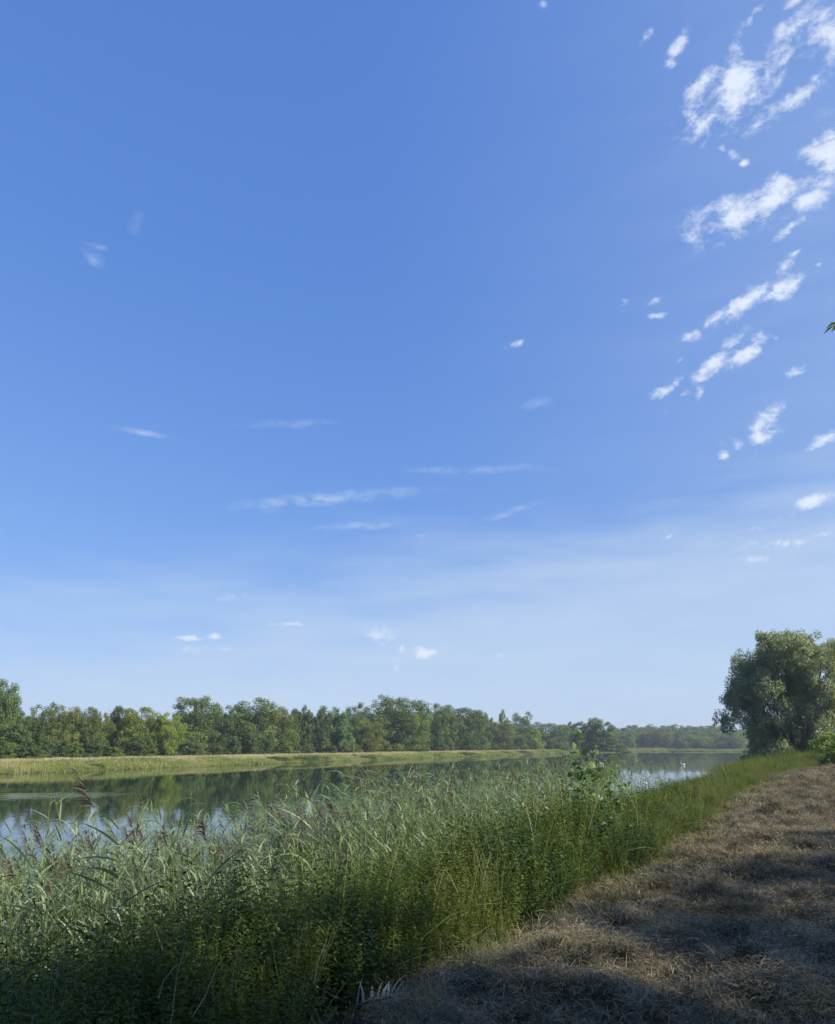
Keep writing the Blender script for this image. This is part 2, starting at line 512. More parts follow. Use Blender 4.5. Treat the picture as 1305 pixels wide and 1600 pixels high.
def lathe(prof, sides=12):
    """profile [(r,z)...] closed round z"""
    a = np.linspace(0, 2 * np.pi, sides, endpoint=False)
    V = np.array([[r * math.cos(t), r * math.sin(t), z] for r, z in prof for t in a])
    f = [[i * sides + j, i * sides + (j + 1) % sides, (i + 1) * sides + (j + 1) % sides, (i + 1) * sides + j]
         for i in range(len(prof) - 1) for j in range(sides)]
    return V, np.array(f)


def vnoise(x, y, seed=0):
    xi = np.floor(x).astype(np.int64); yi = np.floor(y).astype(np.int64)
    xf = x - xi; yf = y - yi

    def h(a, b):
        n = (a * 374761393 + b * 668265263 + seed * 974634777) & 0x7fffffff
        n = ((n ^ (n >> 13)) * 1274126177) & 0x7fffffff
        return ((n ^ (n >> 16)) & 0xffff) / 65535.0
    sx = xf * xf * (3 - 2 * xf); sy = yf * yf * (3 - 2 * yf)
    return (h(xi, yi) * (1 - sx) + h(xi + 1, yi) * sx) * (1 - sy) + (h(xi, yi + 1) * (1 - sx) + h(xi + 1, yi + 1) * sx) * sy - .5


def fbm(x, y, o=4, seed=0):
    s = 0; a = 1.0
    for i in range(o):
        s = s + a * vnoise(x, y, seed + i); x = x * 2.1 + 3; y = y * 2.1 + 7; a *= .5
    return s


# ------------------------------------------------------------------ the lie of the land
# v runs along the river (bearing about 28 degrees), u across it towards the far bank
TV = np.array([math.sin(R(28)), math.cos(R(28))])
UV = np.array([-math.cos(R(28)), math.sin(R(28))])


def xy(u, v):
    u = np.asarray(u, float); v = np.asarray(v, float)
    return u * UV[0] + v * TV[0], u * UV[1] + v * TV[1]


def uv(x, y):
    return x * UV[0] + y * UV[1], x * TV[0] + y * TV[1]


EV = [-60, -20, 4, 13, 24, 35, 48, 60, 75, 91, 110, 130, 200, 400]
EU = [6, 3.6, 2.75, 2.5, 2.7, 2.9, 2.6, 1.5, 0, -2.4, -6, -10.5, -31, -110]


def edge_u(v):
    return np.interp(v, EV, EU) + 0.22 * vnoise(np.asarray(v, float) * .8, np.zeros_like(np.asarray(v, float)), 3) + 0.25 * vnoise(np.asarray(v, float) * .27, np.zeros_like(np.asarray(v, float)), 5)


def near_z(o, v):
    """height of the near bank, o metres riverward of the mown edge"""
    o = np.asarray(o, float)
    base = np.interp(o, [-400, -60, -12, 0, 1.2, 5.8, 7.5, 14], [4.0, 3.2, 2.52, 2.38, 2.15, 0.0, -.55, -1.6])
    return base


def near_h(o, v):
    u = edge_u(v) + o
    x, y = xy(u, v)
    w = np.clip(-o / .6, 0, 1)
    near = w * (fbm(x * 1.6, y * 1.6, 5, 11) * .14 + np.abs(fbm(x * 4.5, y * 4.5, 3, 21)) * .2 + fbm(x * .35, y * .35, 2, 31) * .12)
    return near_z(o, v) + near + 0.03 * fbm(x, y, 2, 9)


vs = np.concatenate([np.arange(-40, 1, 1.5), np.arange(1, 14, .055), np.arange(14, 30, .11), np.arange(30, 60, .35), np.arange(60, 140, 1.2), np.arange(140, 640, 12)])
os_ = np.concatenate([[-700, -400, -250, -160, -100, -70, -50], np.arange(-40, -14, 1.2), np.arange(-14, -8, .25), np.arange(-8, 0.3, .06), np.arange(.3, 8, .5), [9, 11, 14]])
OO, VV = np.meshgrid(os_, vs)
ZZ = near_h(OO, VV)
XX, YY = xy(edge_u(VV) + OO, VV)
nv, no = VV.shape
idx = np.arange(nv * no).reshape(nv, no)
fq = np.stack([idx[:-1, :-1], idx[:-1, 1:], idx[1:, 1:], idx[1:, :-1]], -1).reshape(-1, 4)[:, ::-1]
o = link('mown_ground', mesh_np('mown_ground', np.stack([XX, YY, ZZ], -1).reshape(-1, 3), fq, M_mown, smooth=True), kind='structure')
o['label'] = 'brown mown bank top covered with drying cut grass'

# water and the river bed
wv = np.array([[-1500, -500, 0], [2500, -500, 0], [2500, 2600, 0], [-1500, 2600, 0]], float)
o = link('river_water', mesh_np('river_water', wv, [[0, 1, 2, 3]], M_water), kind='structure')
wb = wv.copy(); wb[:, 2] = -1.7; wb[:, :2] *= 1.5
link('ground', mesh_np('ground', wb, [[0, 1, 2, 3]], M_farland), kind='structure')


def shore_u(v):
    v = np.asarray(v, float)
    return np.interp(v, [-400, 60, 140, 260, 330, 372, 392, 404], [103, 104, 108, 109, 111, 114, 122, 140]) + 1.2 * vnoise(v * .05, v * 0, 77)


BANKO = [-8, -1, 0, .5, 2, 4, 6, 9, 20, 60, 200, 700]
BANKZ = [-1.6, -.3, 0, .28, .55, .85, 1.05, 1.15, 1.25, 1.4, 1.5, 1.6]


def bank_z(o):
    return np.interp(o, BANKO, BANKZ)


vs2 = np.concatenate([np.arange(-400, 0, 20), np.arange(0, 404, 2.0), [404]])
os2 = np.array([-8, -3, -1, 0, .5, 1, 2, 3, 4, 5, 6, 7, 9, 12, 16, 20, 30, 60, 200, 700.])
OO, VV = np.meshgrid(os2, vs2)
XX, YY = xy(shore_u(VV) + OO, VV)
ZZ = bank_z(OO) + .18 * fbm(XX * .4, YY * .4, 3, 4) * np.clip(OO / 2, 0, 1)
nv, no = VV.shape
idx = np.arange(nv * no).reshape(nv, no)
fq = np.stack([idx[:-1, :-1], idx[:-1, 1:], idx[1:, 1:], idx[1:, :-1]], -1).reshape(-1, 4)[:, ::-1]
o = link('far_bank', mesh_np('far_bank', np.stack([XX, YY, ZZ], -1).reshape(-1, 3), fq, M_meadow, smooth=True), kind='structure')
o['label'] = 'low grassy bank on the other side of the river'


def polar(px, d, z=0.0):
    t_ = tan_az(px)
    y = d / math.sqrt(1 + t_ * t_)
    return np.array([t_ * y, y, z])


# land at the far end: spit with the tree clump, then the distant shore
front = [polar(868, 452), polar(884, 412), polar(893, 402), polar(920, 398), polar(950, 396), polar(975, 402), polar(986, 414), polar(985, 440), polar(968, 520), polar(960, 640),
         polar(1000, 655), polar(1060, 650), polar(1120, 645), polar(1180, 640), polar(1260, 640), polar(1400, 660), polar(1700, 800)]
rows = []
fr = np.array(front)
nrm = np.gradient(fr, axis=0)
nrm = norm(np.stack([-nrm[:, 1], nrm[:, 0], nrm[:, 2] * 0], -1))
back = np.array([-.12, 1.0, 0]); 
prof = [(-2.5, -1.4), (0, -.05), (1.0, .3), (3, .5), (8, .7), (20, .8), (1500, 1.2)]
for k, (w_, z_) in enumerate(prof):
    off = nrm * w_ if w_ <= 3 else nrm * 3 + back * (w_ - 3)
    r_ = fr + off
    r_[:, 2] = z_
    rows.append(r_)
G = np.array(rows)
nr, nc = G.shape[:2]
idx = np.arange(nr * nc).reshape(nr, nc)
fq = np.stack([idx[:-1, :-1], idx[:-1, 1:], idx[1:, 1:], idx[1:, :-1]], -1).reshape(-1, 4)
link('far_shore', mesh_np('far_shore', G.reshape(-1, 3), fq, M_farland), kind='structure')
# low grassy bar lying in front of the distant shore
bar = []
for px in np.linspace(948, 1215, 40):
    d0 = 500 + 4 * math.sin(px * .05)
    for dd, z_ in ((0, -.2), (1.5, .18), (5, .25), (8, -.2)):
        bar.append(polar(px, d0 + dd, z_))
idx = np.arange(160).reshape(40, 4)
fq = np.stack([idx[:-1, :-1], idx[1:, :-1], idx[1:, 1:], idx[:-1, 1:]], -1).reshape(-1, 4)
link('low_bar', mesh_np('low_bar', bar, fq, M_meadow), kind='structure')


# ------------------------------------------------------------------ scatter (geometry nodes) for what nobody could count
TEMPL = {}


def template(coll, name, me):
    c = TEMPL.get(coll)
    if c is None:
        c = TEMPL[coll] = bpy.data.collections.new(coll)
    o_ = bpy.data.objects.new('%s_%02d' % (name, len(c.objects)), me)
    c.objects.link(o_)
    return o_


def scatter(name, coll, P, rot, scl, index, label):
    n = len(P)
    me = bpy.data.meshes.new(name)
    me.vertices.add(n); me.vertices.foreach_set('co', np.asarray(P, np.float32).ravel())
    a = me.attributes.new('rot', 'FLOAT_VECTOR', 'POINT'); a.data.foreach_set('vector', np.asarray(rot, np.float32).ravel())
    a = me.attributes.new('scl', 'FLOAT_VECTOR', 'POINT')
    s3 = np.asarray(scl, np.float32)
    if s3.ndim == 1:
        s3 = np.repeat(s3[:, None], 3, 1)
    a.data.foreach_set('vector', s3.ravel())
    a = me.attributes.new('pick', 'INT', 'POINT'); a.data.foreach_set('value', np.asarray(index, np.int32))
    o_ = link(name, me, kind='stuff')
    o_['label'] = label
    g = bpy.data.node_groups.new(name, 'GeometryNodeTree')
    g.interface.new_socket('Geometry', in_out='INPUT', socket_type='NodeSocketGeometry')
    g.interface.new_socket('Geometry', in_out='OUTPUT', socket_type='NodeSocketGeometry')
    gi = g.nodes.new('NodeGroupInput'); go = g.nodes.new('NodeGroupOutput')
    ip = g.nodes.new('GeometryNodeInstanceOnPoints')
    ci = g.nodes.new('GeometryNodeCollectionInfo')
    ci.inputs['Collection'].default_value = TEMPL[coll]
    ci.inputs['Separate Children'].default_value = True
    ci.inputs['Reset Children'].default_value = True

    def na(nm, ty):
        x = g.nodes.new('GeometryNodeInputNamedAttribute'); x.data_type = ty
        x.inputs['Name'].default_value = nm
        return x.outputs['Attribute']
    g.links.new(gi.outputs[0], ip.inputs['Points'])
    g.links.new(ci.outputs[0], ip.inputs['Instance'])
    ip.inputs['Pick Instance'].default_value = True
    g.links.new(na('pick', 'INT'), ip.inputs['Instance Index'])
    er = g.nodes.new('FunctionNodeEulerToRotation')
    g.links.new(na('rot', 'FLOAT_VECTOR'), er.inputs[0])
    g.links.new(er.outputs[0], ip.inputs['Rotation'])
    g.links.new(na('scl', 'FLOAT_VECTOR'), ip.inputs['Scale'])
    g.links.new(ip.outputs[0], go.inputs[0])
    md = o_.modifiers.new('scatter', 'NODES'); md.node_group = g
    return o_


def clear_spot(x, y, r=.36):
    """keeps the little bare patch where the fallen reed lies open"""
    bx, by = -.32, 5.22
    t_ = np.clip((x * bx + y * by) / (bx * bx + by * by), .72, 1.0)
    return np.hypot(x - bx * t_, y - by * t_) > r


def in_view(x, y, lo=-33, hi=33, ymin=1.5):
    a = np.degrees(np.arctan2(x, y))
    return (a > lo) & (a < hi) & (y > ymin)


# ------------------------------------------------------------------ trees
def crown_mesh(name, seed, nblob, nleaf, ls, shape='round', mat=None, base=0.0, sparse=0.0):
    """crown in a unit box: radius 0.5, height 0..1"""
    rg = np.random.default_rng(seed)
    C, RR, LB = [], [], []
    nl = max(11, nblob // 4)
    for li in range(nl):
        h = min(.99, (li + rg.random()) / nl) ** .85 * .9
        if shape == 'round':
            r = .5 * max(0, 1 - (abs(h - .42) / .6) ** 2.6) ** .5
        elif shape == 'spire':
            r = .5 * (1 - h) ** .55 * min(1, .55 + h * 2)
        elif shape == 'slim':
            r = .45 * max(0, 1 - (abs(h - .45) / .57) ** 3) ** .5
        else:
            r = .5 * math.sqrt(max(0, 1 - h * h))
        a = li * 2.4 + rg.uniform(-.6, .6)
        R0 = rg.uniform(.14, .23) * (1.12 - .3 * h)
        rr = max(0, r * rg.uniform(.8, 1.18) - R0 * .75) * (rg.random() ** .35)
        cz = base + (1 - base) * (h * (1 - R0 * .55) + .02)
        lt = rg.random()
        for q in range(8):
            dq = norm(rg.normal(0, 1, 3) + np.array([0, 0, .45]))
            br = R0 * rg.uniform(.32, .6)
            C.append((rr * math.cos(a) + dq[0] * R0 * .85, rr * math.sin(a) + dq[1] * R0 * .85, min(1.0, cz + dq[2] * R0 * .6))); RR.append(br); LB.append(lt)
    LB = np.array(LB)
    C = np.array(C); RR = np.array(RR)
    per = (RR ** 2 / (RR ** 2).sum() * nleaf).astype(int) + 1
    bi = np.repeat(np.arange(len(C)), per)
    n = len(bi)
    d = norm(rg.normal(0, 1, (n, 3)))
    rad = RR[bi] * (rg.random(n) ** .35) * (1 + .25 * rg.normal(0, 1, n) * (rg.random(n) < .3))
    P = C[bi] + d * rad[:, None] * np.array([1.15, 1.15, .8])
    out = norm(d + np.array([0, 0, .35]) + .55 * rg.normal(0, 1, (n, 3)))
    D = norm(np.cross(out, rg.normal(0, 1, (n, 3))))
    bt = rg.random(len(C)) * .5 + LB * .5
    tint = np.clip(bt[bi] * .65 + rg.random(n) * .4, 0, 1)
    l = ls * rg.uniform(.6, 1.3, n)
    v, f, tt = leaves(P, D, out, l, l * .62, tint)
    return mesh_np(name, v, f, mat or M_crown, tt)


def trunk_mesh(name, seed, limbs=7, top=.8, r0=.035, spread=.33, low=.25, sides=6):
    rg = np.random.default_rng(seed)
    k = 7
    z = np.linspace(-.03, top, k)
    wob = np.cumsum(rg.normal(0, .012, (k, 2)), 0)
    pts = np.column_stack([wob, z])
    parts = [tube(pts, r0 * np.linspace(1.15, .2, k), sides)]
    for i in range(limbs):
        h = rg.uniform(low, top * .85)
        p0 = np.array([np.interp(h, z, wob[:, 0]), np.interp(h, z, wob[:, 1]), h])
        a = rg.random() * 6.28
        e = np.array([math.cos(a) * spread, math.sin(a) * spread, rg.uniform(.1, .28)])
        mid = p0 + e * .5 + np.array([0, 0, -.02]) + rg.normal(0, .015, 3)
        parts.append(tube([p0, mid, p0 + e], [r0 * .45 * (1.1 - h), r0 * .28 * (1.1 - h), r0 * .08], 5))
    v, f, tt = join(parts)
    return mesh_np(name, v, f, M_bark, smooth=True)


CROWNS = {
    'round': [crown_mesh('crown', 100 + i, 95, 20000, .025, 'round', base=.06) for i in range(4)],
    'slim': [crown_mesh('crown', 200 + i, 55, 11000, .034, 'slim', base=.02) for i in range(2)],
    'spire': [crown_mesh('crown', 300 + i, 60, 10000, .030, 'spire', base=0) for i in range(2)],
    'open': [crown_mesh('crown', 400 + i, 60, 10500, .027, 'round', base=.1) for i in range(3)],
    'bush': [crown_mesh('crown', 500 + i, 40, 6500, .042, 'bush', base=-.03) for i in range(3)],
}
TRUNKS = [trunk_mesh('trunk', 40 + i) for i in range(4)]
STEMS = [trunk_mesh('trunk', 60 + i, 5, .6, .02, .25, .08) for i in range(2)]
TREE_N = 0


def tree(name, kind, x, y, z, w, h, col, label, cat='tree', group=None, rz=None):
    global TREE_N
    TREE_N += 1
    e = bpy.data.objects.new(name, None)
    SC.collection.objects.link(e)
    e.location = (x, y, z)
    e.rotation_euler = (0, 0, rz if rz is not None else random.random() * 6.28)
    e.empty_display_size = .5
    tag(e, label, cat, group)
    c = link('crown', CROWNS[kind][TREE_N % len(CROWNS[kind])], e)
    c.scale = (w, w, h)
    c.color = (*col, 1)
    tr = (STEMS if kind == 'bush' else TRUNKS)[TREE_N % 2]
    k = link('trunk', tr, e)
    k.scale = (w * .9, w * .9, h)
    return e


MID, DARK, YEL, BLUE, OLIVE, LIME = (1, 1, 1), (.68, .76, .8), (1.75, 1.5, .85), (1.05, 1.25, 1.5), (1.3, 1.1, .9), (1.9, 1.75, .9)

# x, top y, width (photograph measure), row depth behind the tree line, kind, colour, label
LINE = [
    (-8, 1056, 50, 4, 'round', (.9, 1.0, 1.0), 'tall tree cut by the left edge of the photo, rising above its neighbours'),
    (22, 1128, 52, -3, 'bush', DARK, 'low dark round tree at the left end of the far treeline'),
    (58, 1092, 48, 5, 'open', MID, 'loose airy tree with sky gaps, second crown from the left edge'),
    (92, 1097, 44, 1, 'open', OLIVE, 'thin crowned tree with pale gaps, right of the loose airy tree'),
    (127, 1101, 46, 3, 'round', MID, 'mid green tree standing left of the narrow pointed tree'),
    (152, 1104, 36, 0, 'open', OLIVE, 'brownish green open tree between mid green tree and narrow pointed one'),
    (178, 1096, 32, 5, 'spire', DARK, 'narrow dark pointed tree in the left part of the far treeline'),
    (214, 1101, 58, 0, 'round', (1.45, 1.25, .9), 'broad olive tree with rounded crown just right of the pointed tree'),
    (264, 1108, 40, -6, 'open', LIME, 'bright yellow-green tree standing in front of the darker trees'),
    (246, 1116, 34, -2, 'slim', OLIVE, 'small olive tree pressed against the left of the yellow-green tree'),
    (303, 1082, 66, 5, 'round', MID, 'tall broad green tree behind and right of the yellow-green tree'),
    (347, 1093, 44, 3, 'open', DARK, 'dark tree in the dip between the two tall broad trees on the left'),
    (394, 1087, 74, 1, 'round', MID, 'large broad tree with wide leaning crown above the dry bank'),
    (436, 1101, 40, 2, 'open', OLIVE, 'olive tree leaning against the right of the large broad tree'),
    (458, 1101, 24, 4, 'spire', DARK, 'slim upright tree, first of the row of slim tops in mid treeline'),
    (474, 1099, 26, 3, 'slim', MID, 'slim tree, second of the row of slim tops in mid treeline'),
    (500, 1102, 38, 0, 'slim', DARK, 'dark slim tree hung with ivy in mid treeline'),
    (528, 1102, 32, -2, 'slim', BLUE, 'blue-grey willow-like slim tree in mid treeline'),
    (541, 1128, 30, -6, 'bush', BLUE, 'low blue-grey bushy tree in front of the slim ones'),
    (558, 1096, 40, 4, 'open', MID, 'tree with ragged top left of the tallest rounded crown'),
    (576, 1122, 46, -4, 'round', OLIVE, 'lower olive tree in front and left of the tallest rounded crown'),
    (617, 1082, 78, 3, 'round', MID, 'biggest rounded tree, highest crown in the middle of the far treeline'),
    (640, 1112, 52, -4, 'round', (1.25, 1.25, .85), 'light green tree low in front of the biggest rounded tree'),  # lighter, yellower tint than its neighbours
    (662, 1098, 40, 2, 'open', DARK, 'dark tree just right of the biggest rounded tree'),
    (690, 1096, 46, 4, 'round', MID, 'tree with level top between dark tree and the dense rounded one'),
    (721, 1099, 60, 0, 'round', DARK, 'dense dark rounded tree where the treeline starts to fall away'),
    (746, 1112, 38, -2, 'round', MID, 'mid green tree right of the dense dark rounded one'),
    (763, 1112, 18, 6, 'slim', BLUE, 'thin wispy treetop, left of the two thin tops above the wood'),
    (787, 1108, 16, 8, 'slim', BLUE, 'thin wispy treetop, right of the two thin tops above the wood'),
    (780, 1124, 54, -2, 'round', OLIVE, 'olive rounded tree under the two thin treetops'),
    (819, 1109, 30, 3, 'open', MID, 'tall ragged tree with gaps near the right end of the treeline'),
    (806, 1128, 38, 0, 'round', DARK, 'dark low tree at the foot of the tall ragged one'),
    (838, 1138, 30, -4, 'spire', LIME, 'small light green pointed tree near the right end of the treeline'),
    (856, 1126, 50, 3, 'round', MID, 'wide pale green tree near the right end of the treeline'),
    (876, 1142, 28, -3, 'spire', BLUE, 'small blue-green conical tree by the end of the meadow'),
    (892, 1126, 20, 6, 'slim', DARK, 'slim dark treetop just left of the waterside tree clump'),
    (884, 1132, 40, 8, 'round', (1.2, 1.2, .9), 'yellowish green tree behind the end of the meadow'),
]


def line_u(px):
    return 132 + (px > 700) * (px - 700) * .012


for i, (px, ty, w, dd, kind, col, lab) in enumerate(LINE):
    t_ = tan_az(px)
    u0 = line_u(px) + dd
    y = u0 / (UV[0] * t_ + UV[1])
    y = min(y, 470)
    x = t_ * y
    d = math.hypot(x, y)
    pd = pix_dir(px, ty)
    zt = EYE + d * pd[2] / math.hypot(pd[0], pd[1])
    wm = w / 1211 * y * 1.3
    tree('meadow_tree' if kind != 'bush' else 'meadow_bush', kind, x, y, 1.2, wm, zt - 1.2, col, lab)

# fill behind the line: second row and low shrubs in front
SHORT = ['tall tree cut by the left edge', 'low dark round tree far left', 'loose airy tree far left', 'thin crowned tree with pale gaps', 'mid green tree left of the pointed one',
         'brownish open tree by the pointed one', 'narrow dark pointed tree', 'broad olive rounded tree', 'bright yellow-green tree', 'small olive tree by the yellow-green one',
         'tall broad tree right of the yellow-green one', 'dark tree in the dip', 'large broad leaning tree', 'olive tree right of the large broad one', 'first slim tree of the row',
         'second slim tree of the row', 'dark slim ivy-hung tree', 'blue-grey slim tree', 'low blue-grey bushy tree', 'ragged tree left of the tallest crown', 'lower olive tree left of the tallest crown',
         'biggest rounded tree', 'light green tree below the biggest one', 'dark tree right of the biggest one', 'level topped tree', 'dense dark rounded tree', 'mid green tree right of the dense dark one',
         'left thin treetop', 'right thin treetop', 'olive tree under the two thin treetops', 'tall ragged tree near the right end', 'dark low tree by the tall ragged one', 'small light green pointed tree',
         'wide pale green tree', 'small blue-green conical tree', 'slim treetop left of the waterside clump', 'yellowish tree at the meadow end']
CN = {MID: 'mid green', DARK: 'dark', OLIVE: 'olive', (1.2, 1.2, .9): 'light green'}
used_lab = {}


def near_name(px, head, col):
    k_ = min(range(len(LINE)), key=lambda q: abs(LINE[q][0] - px))
    lab = '%s %s the %s' % (CN[col], head, SHORT[k_])
    if lab in used_lab:
        lab = '%s %s the %s, %s side' % (CN[col], head, SHORT[k_], 'right' if px > LINE[k_][0] else 'left')
    used_lab[lab] = 1
    return lab


g2 = 'trees standing behind the far treeline'
for k in range(46):
    px = -45 + k * 20.5 + random.uniform(-6, 6)
    t_ = tan_az(px)
    y = min((line_u(px) + 15 + random.uniform(0, 12)) / (UV[0] * t_ + UV[1]), 500)
    topy = np.interp(px, [-40, 10, 50, 250, 300, 400, 500, 620, 720, 780, 850, 900], [1085, 1095, 1112, 1120, 1105, 1105, 1115, 1102, 1112, 1128, 1138, 1138]) + random.uniform(0, 9)
    pd = pix_dir(px, topy)
    d = math.hypot(t_ * y, y)
    zt = EYE + d * pd[2] / math.hypot(pd[0], pd[1])
    tree('back_row_tree', 'round', t_ * y, y, 1.2, 58 / 1211 * y, zt - 1.2, (c_ := random.choice([MID, DARK, DARK, OLIVE])), near_name(px, 'second-row tree behind', c_), 'tree', g2)
g3 = 'shrubs along the foot of the far treeline'
for k in range(44):
    px = -25 + k * 21 + random.uniform(-8, 8)
    t_ = tan_az(px)
    y = min((line_u(px) - 7 + random.uniform(0, 4)) / (UV[0] * t_ + UV[1]), 440)
    hh = random.uniform(2.6, 5.5)
    tree('edge_shrub', 'bush', t_ * y, y, 1.15, random.uniform(4, 7) * (1 + max(0, px - 600) / 900), hh, (c_ := random.choice([MID, DARK, (1.2, 1.2, .9), DARK, OLIVE])), near_name(px, 'shrub below', c_), 'shrub', g3)

# clump on the spit
for px, ty, w, dd, kind, col, lab, nm in [
    (926, 1119, 44, 12, 'slim', MID, 'tall dense tree of the waterside clump, left and highest', 'waterside_tree'),
    (947, 1123, 40, 10, 'slim', (1.15, 1.2, 1.0), 'tall sunlit tree of the waterside clump, right of the highest', 'waterside_tree'),  # sunlit side of the clump put into a lighter crown colour
    (911, 1132, 34, 14, 'round', DARK, 'dark tree on the shaded left flank of the waterside clump', 'waterside_tree'),  # shade on the left flank put into a darker crown colour
    (958, 1148, 28, 6, 'bush', MID, 'half-height bush on the right shoulder of the waterside clump', 'waterside_bush'),
    (972, 1160, 22, 6, 'bush', (1.4, 1.4, 1.0), 'small pale bush at the right tip of the spit', 'waterside_bush'),
    (938, 1150, 34, 4, 'bush', DARK, 'low dark bush at the foot of the waterside clump', 'waterside_bush')]:
    p = polar(px, 398 + dd)
    pd = pix_dir(px, ty)
    zt = EYE + (398 + dd) * pd[2] / math.hypot(pd[0], pd[1])
    tree(nm, kind, p[0], p[1], .65, 1.2 * w / 1211 * p[1], zt - .65, col, lab, 'tree' if nm.endswith('tree') else 'bush')

# distant wood across the end of the water
k = 0
gd = 'trees of the distant wood across the water'
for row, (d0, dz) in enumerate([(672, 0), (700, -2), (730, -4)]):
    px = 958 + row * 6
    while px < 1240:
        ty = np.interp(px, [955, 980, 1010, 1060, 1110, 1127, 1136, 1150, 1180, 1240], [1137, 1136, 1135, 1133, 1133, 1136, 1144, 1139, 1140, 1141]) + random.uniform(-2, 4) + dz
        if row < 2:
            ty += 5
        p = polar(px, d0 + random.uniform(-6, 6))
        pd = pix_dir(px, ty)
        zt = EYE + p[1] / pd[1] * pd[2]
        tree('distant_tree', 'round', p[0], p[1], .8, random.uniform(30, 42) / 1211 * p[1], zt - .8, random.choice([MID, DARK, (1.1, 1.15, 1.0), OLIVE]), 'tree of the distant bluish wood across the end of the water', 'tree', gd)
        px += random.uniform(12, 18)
for px, ty, w, col, lab in [
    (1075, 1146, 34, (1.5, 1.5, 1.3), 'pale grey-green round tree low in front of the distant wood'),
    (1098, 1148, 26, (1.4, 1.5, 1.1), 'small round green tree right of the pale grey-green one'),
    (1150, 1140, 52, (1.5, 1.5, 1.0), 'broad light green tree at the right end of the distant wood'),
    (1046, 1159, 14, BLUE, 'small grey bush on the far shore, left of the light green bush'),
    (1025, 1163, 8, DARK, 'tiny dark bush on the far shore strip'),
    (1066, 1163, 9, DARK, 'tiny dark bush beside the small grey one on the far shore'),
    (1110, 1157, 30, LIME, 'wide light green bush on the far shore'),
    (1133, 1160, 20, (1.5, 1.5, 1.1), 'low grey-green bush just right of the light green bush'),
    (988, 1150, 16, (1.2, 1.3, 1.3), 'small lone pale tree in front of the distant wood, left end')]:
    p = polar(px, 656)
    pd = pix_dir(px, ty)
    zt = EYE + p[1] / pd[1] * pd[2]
    tree('shore_bush' if ty > 1152 else 'shore_tree', 'bush' if ty > 1152 else 'round', p[0], p[1], .6, w / 1211 * p[1], zt - .6, col, lab, 'bush' if ty > 1152 else 'tree')


